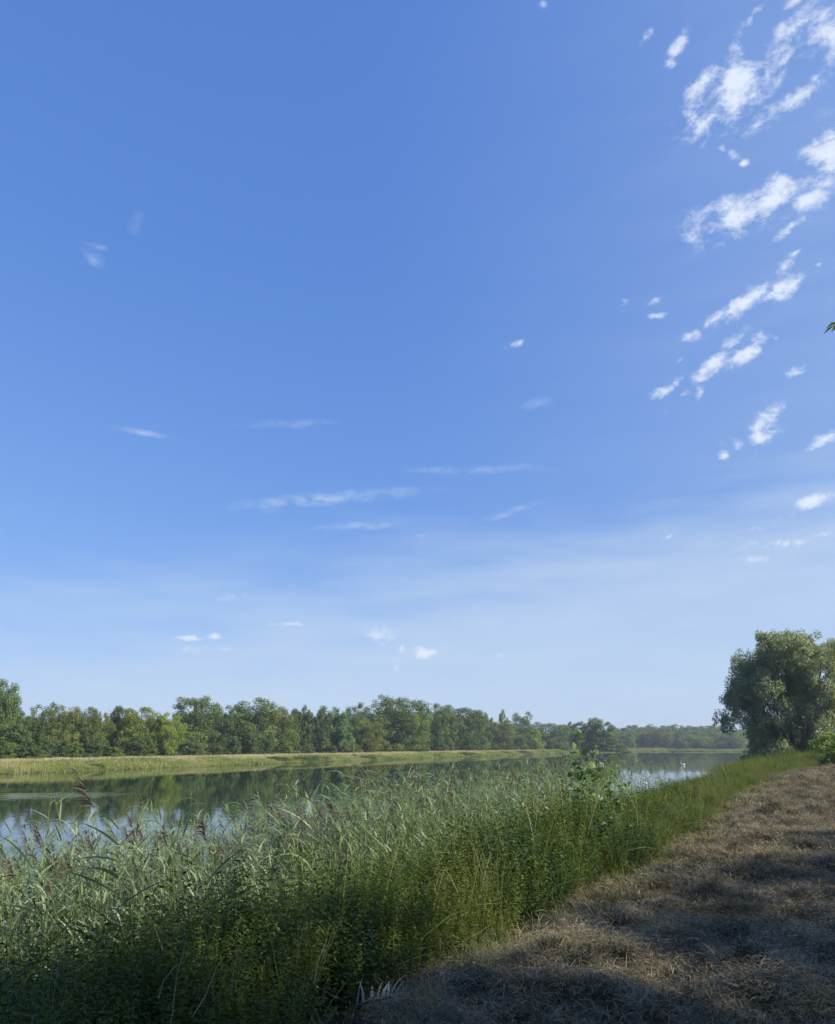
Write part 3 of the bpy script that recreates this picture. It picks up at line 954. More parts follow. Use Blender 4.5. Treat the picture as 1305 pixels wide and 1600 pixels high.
# ------------------------------------------------------------------ the big willow
def willow(cx, cy, cz):
    rg = np.random.default_rng(55)
    e = bpy.data.objects.new('willow_tree', None)
    SC.collection.objects.link(e)
    e.location = (cx, cy, cz)
    tag(e, 'big spreading grey-green willow on the near bank at the right edge', 'tree')
    # boughs: start low, arch out
    parts = []
    tips = []
    base = np.array([0, 0, -.3])
    for i in range(9):
        a = i / 9 * 6.28 + rg.uniform(-.3, .3)
        rr = rg.uniform(2.6, 4.6)
        hh = rg.uniform(4.5, 9.6)
        b0 = base + np.array([math.cos(a) * .35, math.sin(a) * .35, 0])
        p1 = b0 + np.array([math.cos(a) * rr * .3, math.sin(a) * rr * .3, hh * .35])
        p2 = b0 + np.array([math.cos(a) * rr * .7, math.sin(a) * rr * .7, hh * .72])
        p3 = b0 + np.array([math.cos(a) * rr, math.sin(a) * rr, hh])
        parts.append(tube([b0, p1, p2, p3], [.30, .22, .13, .04], 7))
        for k_ in range(6):
            f_ = rg.uniform(.3, .95)
            q = p1 + (p3 - p1) * f_
            aa = a + rg.uniform(-1.4, 1.4)
            q2 = q + np.array([math.cos(aa), math.sin(aa), rg.uniform(.1, .9)]) * rg.uniform(1.2, 2.6)
            parts.append(tube([q, (q + q2) / 2 + [0, 0, .15], q2], [.07, .05, .015], 5))
    v, f, _t = join(parts)
    link('trunk', mesh_np('trunk', v, f, M_bark, smooth=True), e)
    # clumps fitted to the silhouette: (x, z, radius) seen from the path, spread through the depth
    sil = [(-6.6, 5.3, 1.1), (-5.9, 6.4, 1.2), (-5.3, 8.0, 1.3), (-5.6, 7.2, 1.1), (-4.6, 9.6, 1.5), (-3.9, 10.8, 1.35), (-3.0, 9.4, 1.8), (-2.2, 11.2, 1.3),
           (-1.1, 12.6, 1.3), (-1.4, 13.4, .9), (0.2, 13.3, 1.2), (1.3, 12.8, 1.5), (2.6, 12.6, 1.3), (3.6, 11.6, 1.5), (4.6, 10.6, 1.5), (5.6, 9.6, 1.5), (6.3, 8.0, 1.5),
           (0, 11, 2.1), (2, 10, 2.2), (-1.8, 8.6, 2.1), (4, 8.4, 2.1), (1.0, 8.0, 2.3), (-3.9, 7.4, 1.8), (-3.4, 5.6, 1.7), (-2.6, 3.7, 1.7), (-3.2, 2.2, 1.5),
           (-1.0, 5.7, 2.1), (1.5, 5.8, 2.1), (3.8, 5.8, 2.0), (6, 5.6, 1.8), (7.2, 6.6, 1.5), (-1.2, 2.6, 1.8), (-2.2, 1.5, 1.3), (.4, 3.6, 1.6), (5.4, 3.6, 1.5), (7, 3.9, 1.4), (2.4, 3.9, 1.3), (-3.0, 4.6, 1.5), (-2.6, 2.8, 1.4), (-1.6, 1.2, 1.3), (-.2, 1.4, 1.3), (1.2, 2.2, 1.3), (3.6, 2.2, 1.3), (5.4, 1.8, 1.3), (6.8, 1.6, 1.2), (2.2, 1.0, 1.0), (8.2, 8, 1.5), (8.4, 5, 1.5), (7.4, 9.6, 1.5), (6.2, 11, 1.4), (4.9, 12, 1.2)]
    C = []; Rr = []
    for (x, z, r) in sil:
        nrep = 5 if abs(x) < 4.5 else 3
        half = math.sqrt(max(.5, 36 - x * x * .75)) * .72
        for q in range(nrep):
            C.append((x + rg.normal(0, .25), rg.uniform(-1, 1) * half, z * .97 + rg.normal(0, .25) - .3)); Rr.append(r * rg.uniform(.65, 1.02))
    C = np.array(C); Rr = np.array(Rr)
    sub = []; sr = []
    for c_, r_ in zip(C, Rr):
        for q in range(9):
            dd = norm(rg.normal(0, 1, 3)); sub.append(c_ + dd * r_ * rg.uniform(.45, .95)); sr.append(r_ * rg.uniform(.22, .42))
    C = np.array(sub); Rr = np.array(sr)
    nl = 200000
    per = (Rr ** 2 / (Rr ** 2).sum() * nl).astype(int) + 1
    bi = np.repeat(np.arange(len(C)), per); n = len(bi)
    d = norm(rg.normal(0, 1, (n, 3)))
    P = C[bi] + d * (Rr[bi] * rg.random(n) ** .4)[:, None] * np.array([1.05, 1.05, 1.1])
    D = norm(d * .6 + np.array([0, 0, -.35]) + rg.normal(0, .5, (n, 3)))
    out = norm(d + rg.normal(0, .7, (n, 3)))
    bt = rg.random(len(C))
    l = rg.uniform(.15, .31, n)
    v, f, tt = leaves(P, D, out, l, l * .36, np.clip(bt[bi] * .5 + rg.random(n) * .5, 0, 1))
    link('crown', mesh_np('crown', v, f, M_willow, tt), e)
    return e


wp = polar(1240, 92)
wl = willow(wp[0], wp[1], 1.0)
wl.rotation_euler = (0, 0, -math.atan2(wp[0], wp[1]))
wl.scale = (1.0, 1.0, 1.12)
for px, d, w, h, col, kind, lab in [
    (1292, 74, 3.4, 3.3, (1.9, 1.8, 1.0), 'bush', 'light green leafy shrub under the right side of the willow'),
    (1322, 66, 4.5, 3.2, (1.6, 1.6, 1.0), 'bush', 'light green shrub cut by the right edge of the photo'),
    (1190, 96, 4.2, 3.0, (.9, 1.0, .8), 'bush', 'dark shrub at the left foot of the willow'),
    (1420, 128, 10, 12, MID, 'round', 'tree standing behind the right side of the willow')]:
    p = polar(px, d)
    tree('bank_shrub' if kind == 'bush' else 'bank_tree', kind, p[0], p[1], 1.9, w, h, col, lab, 'shrub' if kind == 'bush' else 'tree')


# ------------------------------------------------------------------ trees on the landward side that shade the path
def shade_tree(x, y, h, w, seed, lab, base=2.6, lift=.22, nl=34000):
    e = bpy.data.objects.new('bank_tree', None)
    SC.collection.objects.link(e)
    e.location = (x, y, base)
    tag(e, lab, 'tree')
    me = crown_mesh('crown', seed, 90, nl, .020, 'round', base=lift)
    c = link('crown', me, e); c.scale = (w, w, h); c.color = (*MID, 1)
    k_ = link('trunk', trunk_mesh('trunk', seed + 1, 9, .85, .03, .3, .25, 8), e); k_.scale = (w, w, h)
    return e


SH = [
    (12.9, -2.0, 12.0, 7.6, 'tall tree right of the path whose branch tip reaches into the photo'),
    (15, -10, 12.5, 11, 'tall tree right of and behind the camera'),
    (24, -7, 16, 11, 'unseen tall tree added behind the branch-tip tree to block skylight'),  # added out of view to dim the ambient light on the foreground
    (5, -19, 15, 12, 'unseen broad tree added well behind the camera to block skylight'),  # another unseen addition, cuts skylight from behind
    (8, -10, 11, 9, 'tree close behind the camera on the landward side'),
    (18.6, 2.6, 11.8, 7.4, 'broad tree on the landward side beside the camera'),
    (16.4, -1.2, 11.6, 6.5, 'leafy tree standing between the branch-tip tree and the broad one'),
    (22.6, 6.4, 12.2, 6.4, 'round tree just beyond the broad one beside the camera'),
    (27.5, 11.5, 12.8, 6.2, 'tree on the landward side, second along the path'),
    (34, 17, 14, 6.2, 'tree on the landward side, third along the path'),
    (42, 27, 14, 8, 'tree on the landward side, fourth along the path'),
    (58, 42, 15, 9, 'tree on the landward side, fifth along the path'),
    (76, 62, 15, 10, 'tree on the landward side, far along the path'),
]
shade = []
for i, (x, y, h, w, lab) in enumerate(SH):
    shade.append(shade_tree(x, y, h, w, 900 + i * 5, lab))
# the branch tip that hangs into the picture
bd = pix_dir(1301, 500); bd = bd / np.linalg.norm(bd)
tip = np.array([0, 0, EYE]) + bd * 9.6
root = np.array([10.2, 1.6, 9.6])
org = np.array(shade[0].location)
mid = (tip + root) / 2 + np.array([.2, 0, .5])
rel = [root - org, mid - org, tip + np.array([.15, 0, .02]) - org]
v, f = tube(rel, [.05, .025, .006], 5)
link('branch', mesh_np('branch', v, f, M_bark), shade[0])
rg = np.random.default_rng(3)
Pb = []; Db = []
for s in np.linspace(0.3, 1, 40):
    p = root * (1 - 2 * s) + mid * 2 * s if s < .5 else mid * (2 - 2 * s) + (tip + np.array([.15, 0, .02])) * (2 * s - 1)
    for q in range(6):
        sd_ = 1 if q % 2 else -1
        dd_ = norm((tip - root) * .12 + np.array([.35 * sd_, -.9 * sd_, -.25]) + rg.normal(0, .35, 3))
        Pb.append(p + dd_ * rg.uniform(.0, .16)); Db.append(dd_)
Pb = np.array(Pb) - org; Db = np.array(Db)
v, f, tt = leaves(Pb, Db, np.tile([0, 0, 1.], (len(Pb), 1)) + rg.normal(0, .4, (len(Pb), 3)), .15, .055, rg.random(len(Pb)))
c = link('foliage', mesh_np('foliage', v, f, M_crown, tt), shade[0]); c.color = (*MID, 1)


# ------------------------------------------------------------------ plant templates
def grass_tuft(name, mat, n, h, w, spread, seed, droop=1.2, lean=.35, seg=3):
    rg = np.random.default_rng(seed)
    P = np.column_stack([rg.normal(0, spread, n), rg.normal(0, spread, n), np.full(n, -.03)])
    D = np.column_stack([rg.normal(0, lean, n), rg.normal(0, lean, n), np.ones(n)])
    v, f, t_ = blades(P, D, h * rg.uniform(.55, 1.1, n), w, rg.uniform(.2, 1, n) * droop, seg, rg.random(n), rg)
    return mesh_np(name, v, f, mat, t_)


def herb_plant(name, mat, h, seed, nst=6, pairs=15, leaf=.06, asp=.4, spread=.12):
    rg = np.random.default_rng(seed)
    parts = []; P = []; D = []; Nn = []; Ls = []
    for s in range(nst):
        a = rg.random() * 6.28
        b0 = np.array([math.cos(a) * spread * rg.random(), math.sin(a) * spread * rg.random(), -.03])
        hh = h * rg.uniform(.6, 1.08)
        le = np.array([rg.normal(0, .16), rg.normal(0, .16), 1]) * hh
        bend = rg.normal(0, .06, 3)
        for k_ in range(pairs):
            t_ = (k_ + 1.5) / (pairs + .5)
            p = b0 + le * t_ + bend * math.sin(t_ * 3)
            ang = k_ * 1.57 + a
            for sg in (0, math.pi, rg.uniform(.5, 1.5)):
                dd = np.array([math.cos(ang + sg), math.sin(ang + sg), rg.uniform(-.35, .45)])
                P.append(p); D.append(dd + rg.normal(0, .2, 3)); Nn.append([0, 0, 1]); Ls.append(leaf * (1.25 - .75 * t_) * rg.uniform(.7, 1.25))
        q = np.array([b0, b0 + le * .5 + bend, b0 + le])
        v, f, tt = blades(np.array([b0]), np.array([le]), [hh], [.007], [.0], 3, np.array([.3]), rg)
        parts.append((v, f, tt))
    P = np.array(P); D = np.array(D); Nn = np.array(Nn, float) + rg.normal(0, .35, (len(P), 3)); Ls = np.array(Ls)
    v, f, tt = leaves(P, D, Nn, Ls, Ls * asp, rg.random(len(P)))
    parts.append((v, f, tt))
    v, f, t_ = join(parts)
    return mesh_np(name, v, f, mat, t_)


def leaf_mound(name, mat, seed, n=260, r=.34, leaf=.05, asp=.55, hz=.55):
    rg = np.random.default_rng(seed)
    d = norm(rg.normal(0, 1, (n, 3))); d[:, 2] = np.abs(d[:, 2])
    P = d * r * (rg.random(n) ** .4)[:, None] * np.array([1, 1, hz / r * .6])
    out = norm(d + np.array([0, 0, .6]) + rg.normal(0, .5, (n, 3)))
    D = norm(np.cross(out, rg.normal(0, 1, (n, 3))))
    l = leaf * rg.uniform(.6, 1.4, n)
    v, f, t_ = leaves(P, D, out, l, l * asp, rg.random(n))
    return mesh_np(name, v, f, mat, t_)


def plume_geo(rg, at, dirn, l=.3, n=75):
    s = rg.random(n)
    P = at + dirn * (s * l)[:, None]
    w = np.array([dirn[0], dirn[1], 0]) + 1e-3
    w = w / np.linalg.norm(w)
    D = norm(dirn * .9 + w * .5 + rg.normal(0, .22, (n, 3)) + np.array([0, 0, -.3]))
    return blades(P, D, rg.uniform(.08, .17, n) * (1.2 - s * .6), .009, .9, 3, rg.random(n), rg)


def reed_parts(seed, h, plume=True, lean=(-.12, 0)):
    """stem, leaf strips and plume of one reed, as separate geometry"""
    rg = np.random.default_rng(seed)
    k_ = 6
    s = np.linspace(0, 1, k_)
    le = np.array([lean[0] + rg.normal(0, .09), lean[1] + rg.normal(0, .09)])
    pts = np.column_stack([le[0] * h * s ** 1.8, le[1] * h * s ** 1.8, h * s])
    stem = tube(pts, .0065 * np.linspace(1.1, .35, k_), 4)
    lv = []
    n = rg.integers(9, 13)
    hs_ = np.linspace(.36, .97, n)
    for i, q in enumerate(hs_):
        p = np.array([np.interp(q, s, pts[:, 0]), np.interp(q, s, pts[:, 1]), q * h])
        a = (0 if i % 2 else math.pi) + rg.normal(.2, .75)
        if rg.random() < .45:
            a = math.pi + rg.normal(0, .6)      # many are combed over by the wind
        up = rg.uniform(.35, 1.5)
        D = np.array([[math.cos(a), math.sin(a), up]])
        l = rg.uniform(.30, .56) * (1.05 - abs(q - .7) * .5)
        lv.append((p, blades(np.zeros((1, 3)), D, [l], [rg.uniform(.018, .033)], [rg.uniform(.15, 1.9)], 5, np.array([rg.random()]), rg)))
    pl = None
    if plume:
        dn = norm(np.array([le[0] * 2 - .35 + rg.normal(0, .12), le[1] * 2 + rg.normal(0, .2), .85]))
        pl = plume_geo(rg, pts[-1] - np.array([0, 0, .02]), dn, rg.uniform(.2, .3))
    return stem, lv, pl


for i in range(6):
    stem, lv, pl = reed_parts(700 + i, 1.0 * 2.7 + .12 * i, plume=(i == 1))
    P_ = [(stem[0], stem[1], np.full(len(stem[0]), .3))] + [(v + p, f, t_) for p, (v, f, t_) in lv]
    v, f, t_ = join(P_)
    nst = len(f)
    if pl is not None:
        v2, f2, t2 = pl
        v, f, t_ = join([(v, f, t_), (v2, f2, t2)])
    me = mesh_np('reed', v, f, [M_reed, M_plume], t_)
    mi = np.zeros(len(f), dtype=np.int32); mi[nst:] = 1
    me.polygons.foreach_set('material_index', mi)
    template('reeds', 'reed', me)
for i in range(4):
    template('herbs', 'herb', herb_plant('herb', M_herb, .95, 20 + i, leaf=.062, asp=.34, spread=.22, pairs=19))
for i in range(2):
    template('herbs', 'herb', herb_plant('herb', M_herbd, .85, 30 + i, leaf=.07, asp=.5, spread=.2))
template('herbs', 'herb', grass_tuft('herb', M_grass, 46, 1.1, .008, .10, 35))
for i in range(3):
    template('mounds', 'mound', leaf_mound('mound', M_herbd, 50 + i, 300, .36, .045, .55))
template('mounds', 'mound', leaf_mound('mound', M_herb, 55, 300, .36, .055, .5))
for i in range(4):
    template('grasses', 'grass', grass_tuft('grass', M_grass, 60, 1.05, .011, .12, 80 + i, 1.3))
for i in range(2):
    template('grasses', 'grass', herb_plant('grass', M_herb, 1.0, 90 + i, leaf=.08, asp=.32, spread=.2))
for i in range(3):
    template('meadow', 'meadow', grass_tuft('meadow', M_mead, 60, .6, .05, .5, 110 + i, .8, .4))
for i in range(3):
    template('drymeadow', 'dry', grass_tuft('dry', M_dry, 60, .55, .045, .55, 120 + i, .8, .4))


def hay(name, seed, n, r, up=.25, w=.0028, mat=None, lift=.045):
    rg = np.random.default_rng(seed)
    P = np.column_stack([rg.normal(0, r, n), rg.normal(0, r, n), rg.uniform(0, lift, n)])
    a = rg.random(n) * 6.28
    D = np.column_stack([np.cos(a), np.sin(a), rg.uniform(-.1, up * 2, n)])
    v, f, t_ = blades(P, D, rg.uniform(.025, .12, n), w, rg.uniform(.2, 1.6, n), 3, rg.random(n) ** 1.5, rg)
    return mesh_np(name, v, f, mat or M_hay, t_)


for i in range(5):
    template('hay', 'hay', hay('hay', 140 + i, 170, .12, .18 + .08 * i))
for i in range(2):
    template('hay', 'hay', hay('hay', 160 + i, 150, .055, .7, .0032, M_haydark, .085))
template('hay', 'hay', grass_tuft('hay', M_grass, 14, .12, .005, .06, 150, 1.0, .5))


def zrot(n, tilt=.12):
    return np.column_stack([rng.normal(0, tilt, n), rng.normal(0, tilt, n), rng.random(n) * 6.28])


# hay on the mown strip
def spread(n, v0, v1, o0, o1, pw=1.0):
    v = v0 + (v1 - v0) * rng.random(n) ** pw
    o_ = o0 + (o1 - o0) * rng.random(n)
    u = edge_u(v) + o_
    x, y = xy(u, v)
    return x, y, o_, v


x1, y1, o1, v1 = spread(40000, 2.5, 16, -9, .35)
x2, y2, o2, v2 = spread(16000, 16, 40, -16, .35, 1.3)
x3, y3, o3, v3 = spread(9000, 40, 120, -22, .4, 1.5)
x = np.concatenate([x1, x2, x3]); y = np.concatenate([y1, y2, y3]); o_ = np.concatenate([o1, o2, o3]); v = np.concatenate([v1, v2, v3])
keep = in_view(x, y, -20, 33, 3.8) & clear_spot(x, y, .17) & (rng.random(len(x)) < .5 + 1.4 * fbm(x * 1.7, y * 1.7, 3, 61))
x, y, o_, v = x[keep], y[keep], o_[keep], v[keep]
n = len(x)
sc_ = rng.uniform(.7, 1.25, n) * np.interp(v, [0, 16, 40, 120], [.75, 1.1, 1.9, 2.8])
pick = rng.integers(0, 5, n)
dk = (rng.random(n) < .12 + .8 * fbm(x * 2.3, y * 2.3, 3, 64))
pick[dk] = rng.integers(5, 7, int(dk.sum())); pick[rng.random(n) < .05] = 7
rt = zrot(n, .15)
scatter('cut_grass', 'hay', np.column_stack([x, y, near_h(o_, v) + .004]), rt, sc_, pick, 'dry brown cut grass lying in matted strands on the mown bank')


# ------------------------------------------------------------------ near bank vegetation
def herb_height(o_, v):
    return np.interp(v, [-5, 2, 6, 12, 20, 40, 130], [.85, .95, 1.12, 1.18, .92, .8, .9])


x, y, o_, v = spread(19000, -3, 46, .0, 6.2, 1.3)
keep = in_view(x, y, -34, 34, .8) & (np.hypot(x, y) > 3.0) & clear_spot(x, y)
x, y, o_, v = x[keep], y[keep], o_[keep], v[keep]
n = len(x)
cl = fbm(x * .9, y * .9, 3, 71)
hs_ = herb_height(o_, v) * (1 + .5 * cl + .3 * fbm(x * 2.2, y * 2.2, 2, 73)) * rng.uniform(.75, 1.15, n) * np.interp(o_, [0, .5, 1.2], [.45, .8, 1])
pick = np.where(cl + rng.normal(0, .25, n) > .12, rng.integers(4, 6, n), rng.integers(0, 4, n))
pick[((rng.random(n) < .05) & (v > 7)) | ((o_ < .5) & (v > 6) & (rng.random(n) < .15))] = 6
scatter('undergrowth', 'herbs', np.column_stack([x, y, near_z(o_, v) - .03]), zrot(n, .12), hs_, pick, 'dense green herbs and nettles covering the slope between mown edge and reeds')
# long arching blades leaning out of the herbs, and the ragged edge of the mown strip
for i in range(4):
    template('longs', 'blade', grass_tuft('blade', M_grass if i < 3 else M_deadleaf, 9 if i < 3 else 4, 1.35, .010, .07, 170 + i, 1.5, .45, 5))
for i in range(2):
    template('edges', 'tuft', grass_tuft('tuft', M_grass, 26, .34, .006, .07, 180 + i, 1.6, .7))
template('edges', 'tuft', grass_tuft('tuft', M_hay, 30, .30, .004, .09, 184, 1.8, .9))
x, y, o_, v = spread(900, -3, 30, .2, 6.0, 1.2)
keep = in_view(x, y, -34, 34, .8) & (np.hypot(x, y) > 3.0) & clear_spot(x, y)
x, y, o_, v = x[keep], y[keep], o_[keep], v[keep]
n = len(x)
scatter('arching_grass', 'longs', np.column_stack([x, y, near_z(o_, v)]), zrot(n, .1), rng.uniform(.7, 1.1, n) * herb_height(o_, v), rng.choice([0, 1, 2, 3], n, p=[.3, .3, .3, .1]), 'long arching grass blades leaning out of the herbs')
x, y, o_, v = spread(2600, 2, 60, -.55, .45, 1.3)
keep = in_view(x, y, -34, 34, .8) & clear_spot(x, y, .2)
x, y, o_, v = x[keep], y[keep], o_[keep], v[keep]
n = len(x)
scatter('edge_grass', 'edges', np.column_stack([x, y, near_h(o_, v)]), zrot(n, .2), rng.uniform(.4, 1.1, n), rng.choice([0, 1, 2], n, p=[.22, .22, .56]), 'ragged tufts and straw along the edge of the mown strip')
# low creeping mounds
x, y, o_, v = spread(3600, -3, 30, .05, 5.5, 1.3)
keep = in_view(x, y, -34, 34, .8) & (np.hypot(x, y) > 2.8) & clear_spot(x, y)
x, y, o_, v = x[keep], y[keep], o_[keep], v[keep]
n = len(x)
scatter('creeping_herbs', 'mounds', np.column_stack([x, y, near_z(o_, v)]), zrot(n, .2), rng.uniform(.6, 1.3, n) * np.interp(o_, [0, .6], [.5, 1]), rng.integers(0, 4, n), 'small-leaved creeping herbs matted low on the slope')
# grass further along the bank
x, y, o_, v = spread(17000, 12, 150, .0, 7.0, 1.5)
keep = in_view(x, y, -34, 34, 1) & (rng.random(len(x)) < np.interp(v, [12, 20, 32], [.0, .4, 1]))
x, y, o_, v = x[keep], y[keep], o_[keep], v[keep]
n = len(x)
cl = fbm(x * .5, y * .5, 3, 75)
sc_ = rng.uniform(.8, 1.2, n) * (1 + .5 * cl + .35 * fbm(x * 1.6, y * 1.6, 2, 79)) * np.interp(o_, [0, .5, 1.5], [.55, .85, 1]) * np.interp(v, [12, 18, 30, 60, 130], [.8, .78, .85, 1.15, 1.5])
pick = np.where(cl + rng.normal(0, .2, n) > np.interp(v, [15, 35, 80], [-.1, .1, .25]), rng.integers(4, 6, n), rng.integers(0, 4, n))
scatter('bank_grass', 'grasses', np.column_stack([x, y, near_z(o_, v) - .02]), zrot(n, .12), np.column_stack([sc_ * 1.2, sc_ * 1.2, sc_]), pick, 'tall green grass and weeds fringing the mown bank towards the willow')

# reeds: the ones that show largest are plants of their own, the rest one bed
xa, ya, oa, va = spread(15000, -6, 40, 3.2, 10.2, 1.2)
xb, yb, ob, vb = spread(9500, -4, 17, 3.4, 9.8)
x, y, o_, v = np.concatenate([xa, xb]), np.concatenate([ya, yb]), np.concatenate([oa, ob]), np.concatenate([va, vb])
dens_ = fbm(x * .45, y * .45, 3, 81)
cl_ = fbm(x * .8, y * .8, 2, 88)
keep = in_view(x, y, -34, 20, 2) & (o_ < 9.3 + dens_ * 1.8) & (rng.random(len(x)) < .72 + .9 * cl_) & (rng.random(len(x)) < np.interp(v, [-6, 27, 34, 40], [1, 1, .25, .03]))
x, y, o_, v = x[keep], y[keep], o_[keep], v[keep]
rd = np.hypot(x, y)
hh = (0.95 + .32 * fbm(x * .55, y * .55, 3, 83)) * np.where(rng.random(len(x)) < .45, rng.uniform(.55, .85, len(x)), rng.uniform(.85, 1.08, len(x))) * np.interp(v, [-5, 6, 12, 20, 40], [.86, .88, .96, 1.02, 1.04]) * np.interp(o_, [3.6, 5.5], [.8, 1])
px_ = x / y * 1211 + 652
zb = np.maximum(near_z(o_, v), -.25)
score = hh * 2.9 / rd * np.where(o_ > 4.3, 1, .6)
order = np.argsort(-score)
ind = order[::2][:255]
mask = np.zeros(len(x), bool); mask[ind] = True
r_ = ~mask
n = int(r_.sum())
rot = np.column_stack([rng.normal(0, .07, n), rng.normal(-.04, .07, n), rng.normal(0, .9, n)])
scatter('reed_bed', 'reeds', np.column_stack([x[r_], y[r_], zb[r_]]), rot, hh[r_], rng.integers(0, 6, n), 'dense bed of green reeds standing in the shallows along the near bank')


def make_reed(seed, h, plume):
    e = bpy.data.objects.new('reed', None)
    SC.collection.objects.link(e)
    e.empty_display_size = .1
    stem, lv, pl = reed_parts(seed, h, plume)
    link('stem', mesh_np('stem', stem[0], stem[1], M_reedstem, np.full(len(stem[0]), .4), True), e)
    for p, (v_, f_, t_) in lv:
        link('leaf', mesh_np('leaf', v_, f_, M_reed, t_), e, loc=p)
    if pl is not None:
        link('plume', mesh_np('plume', pl[0], pl[1], M_plume, pl[2]), e)
    return e


protos = [make_reed(720 + i, 2.72 + .1 * i, i == 0) for i in range(6)]
for j, i in enumerate(ind):
    pr = j % 6
    e = protos[pr] if j < 6 else copy_tree(protos[pr])
    e.location = (x[i], y[i], zb[i])
    e.rotation_euler = (random.gauss(0, .07), random.gauss(-.04, .07), random.gauss(0, .9))
    e.scale = (hh[i],) * 3
    tag(e, 'tall green reed with a brownish purple plume in the near reed bed' if pr == 0 else 'tall green reed without a plume in the near reed bed', 'reed', 'reeds at the front of the near reed bed')
    e['group'] = 'plumed reeds of the near reed bed' if pr == 0 else 'plumeless reeds of the near reed bed'


def big_reed(px, py, d, zb_, seed, label, lean=(-.05, 0), dark=False):
    """reed whose plume tip reaches the given height; stands at distance d"""
    p = polar(px, d)
    pd = pix_dir(px, py)
    top = EYE + d * pd[2] / math.hypot(pd[0], pd[1])
    h = top - zb_ - .22
    e = bpy.data.objects.new('reed', None)
    SC.collection.objects.link(e)
    e.location = (p[0] - lean[0] * h, p[1], zb_)
    tag(e, label, 'reed')
    stem, lv, pl = reed_parts(seed, h, True, lean)
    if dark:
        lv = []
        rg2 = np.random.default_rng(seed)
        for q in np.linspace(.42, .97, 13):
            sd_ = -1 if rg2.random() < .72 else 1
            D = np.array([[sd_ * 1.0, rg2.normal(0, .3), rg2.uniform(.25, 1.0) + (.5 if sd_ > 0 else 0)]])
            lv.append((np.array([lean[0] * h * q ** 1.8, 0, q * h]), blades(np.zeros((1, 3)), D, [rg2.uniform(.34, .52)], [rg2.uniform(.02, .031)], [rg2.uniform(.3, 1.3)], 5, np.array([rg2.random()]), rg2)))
    link('stem', mesh_np('stem', stem[0], stem[1], M_reedstem, np.full(len(stem[0]), .1), True), e)
    for q, (v_, f_, t_) in lv:
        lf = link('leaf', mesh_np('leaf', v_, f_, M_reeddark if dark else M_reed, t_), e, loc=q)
        lf.scale = (1, 1, 1) if dark else (1.15, 1.15, 1.15)
    link('plume', mesh_np('plume', *plume_args(pl)), e)
    return e


def plume_args(pl):
    return pl[0], pl[1], M_plume, pl[2] * .4


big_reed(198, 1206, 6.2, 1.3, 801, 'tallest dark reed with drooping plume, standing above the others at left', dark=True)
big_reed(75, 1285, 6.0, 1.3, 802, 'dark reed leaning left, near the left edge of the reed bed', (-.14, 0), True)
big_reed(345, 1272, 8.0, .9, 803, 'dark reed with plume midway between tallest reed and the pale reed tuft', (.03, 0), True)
big_reed(470, 1213, 10.5, .7, 804, 'reed with broad brown plume leaning left above the middle reeds', (-.1, 0))
big_reed(570, 1210, 12.0, .6, 805, 'reed with purplish plume near the centre of the reed bed', (-.08, 0))
big_reed(845, 1185, 20.0, .0, 806, 'reed with dark plume just left of the sapling', (-.02, 0))

# ------------------------------------------------------------------ sapling with pale broad leaves
sp = polar(915, 12.8)
e = bpy.data.objects.new('poplar_sapling', None)
SC.collection.objects.link(e)
sz = 1.35
e.location = (sp[0], sp[1], sz)
e.scale = (1.03, 1.03, 1.03)
tag(e, 'young poplar sapling with pale broad leaves sticking out above the reeds', 'sapling')
rg = np.random.default_rng(12)
# branch tips in the plane facing the path: x right, z height
SB = [(.2, 2.3, -.1), (-.2, 2.4, .05), (.15, 1.8, .1), (-.15, 1.75, -.1), (-.12, 2.78, .0), (.42, 2.32, .1), (.55, 2.02, .0), (-.42, 2.15, .1), (.08, 2.5, -.1), (-.3, 1.9, -.15), (.3, 1.95, .15), (.0, 2.1, .2), (-.5, 1.7, .1)]
lm = []
for i in range(3):
    v_, f_, t_ = leaves(np.zeros((1, 3)), np.array([[1., 0, -.25]]), np.array([[0, 0, 1.]]), .098, .085, np.array([.4 + .3 * i]))
    lm.append(mesh_np('leaf', v_, f_, M_sap, t_))
fx = np.array([math.cos(0), 0, 0])
for bi_, (bx, bz, by) in enumerate(SB):
    p0 = np.array([0, 0, 0.]) if bi_ < 1 else np.array([bx * .15, 0, bz * .35])
    tipb = np.array([bx, by, bz])
    mid = (p0 + tipb) / 2 + np.array([bx * .15, 0, 0])
    v_, f_ = tube([p0, mid, tipb], [.012 if bi_ == 0 else .007, .007, .002], 5)
    link('stem' if bi_ == 0 else 'branch', mesh_np('branch', v_, f_, M_reedstem, smooth=True), e)
    for s in np.repeat(np.linspace(.2, 1.0, 26), 2)[:30 if bi_ > 9 else 52]:
        q = p0 * (1 - s) ** 2 + 2 * mid * s * (1 - s) + tipb * s * s
        lf = link('leaf', lm[rg.integers(0, 3)], e, loc=q + rg.normal(0, .045, 3))
        lf.rotation_euler = (rg.normal(0, .5), rg.normal(.2, .5), rg.random() * 6.28)
        k_ = rg.uniform(.7, 1.25)
        lf.scale = (k_, k_, k_)

# ------------------------------------------------------------------ dead stalks, fallen reed, ochre leaf


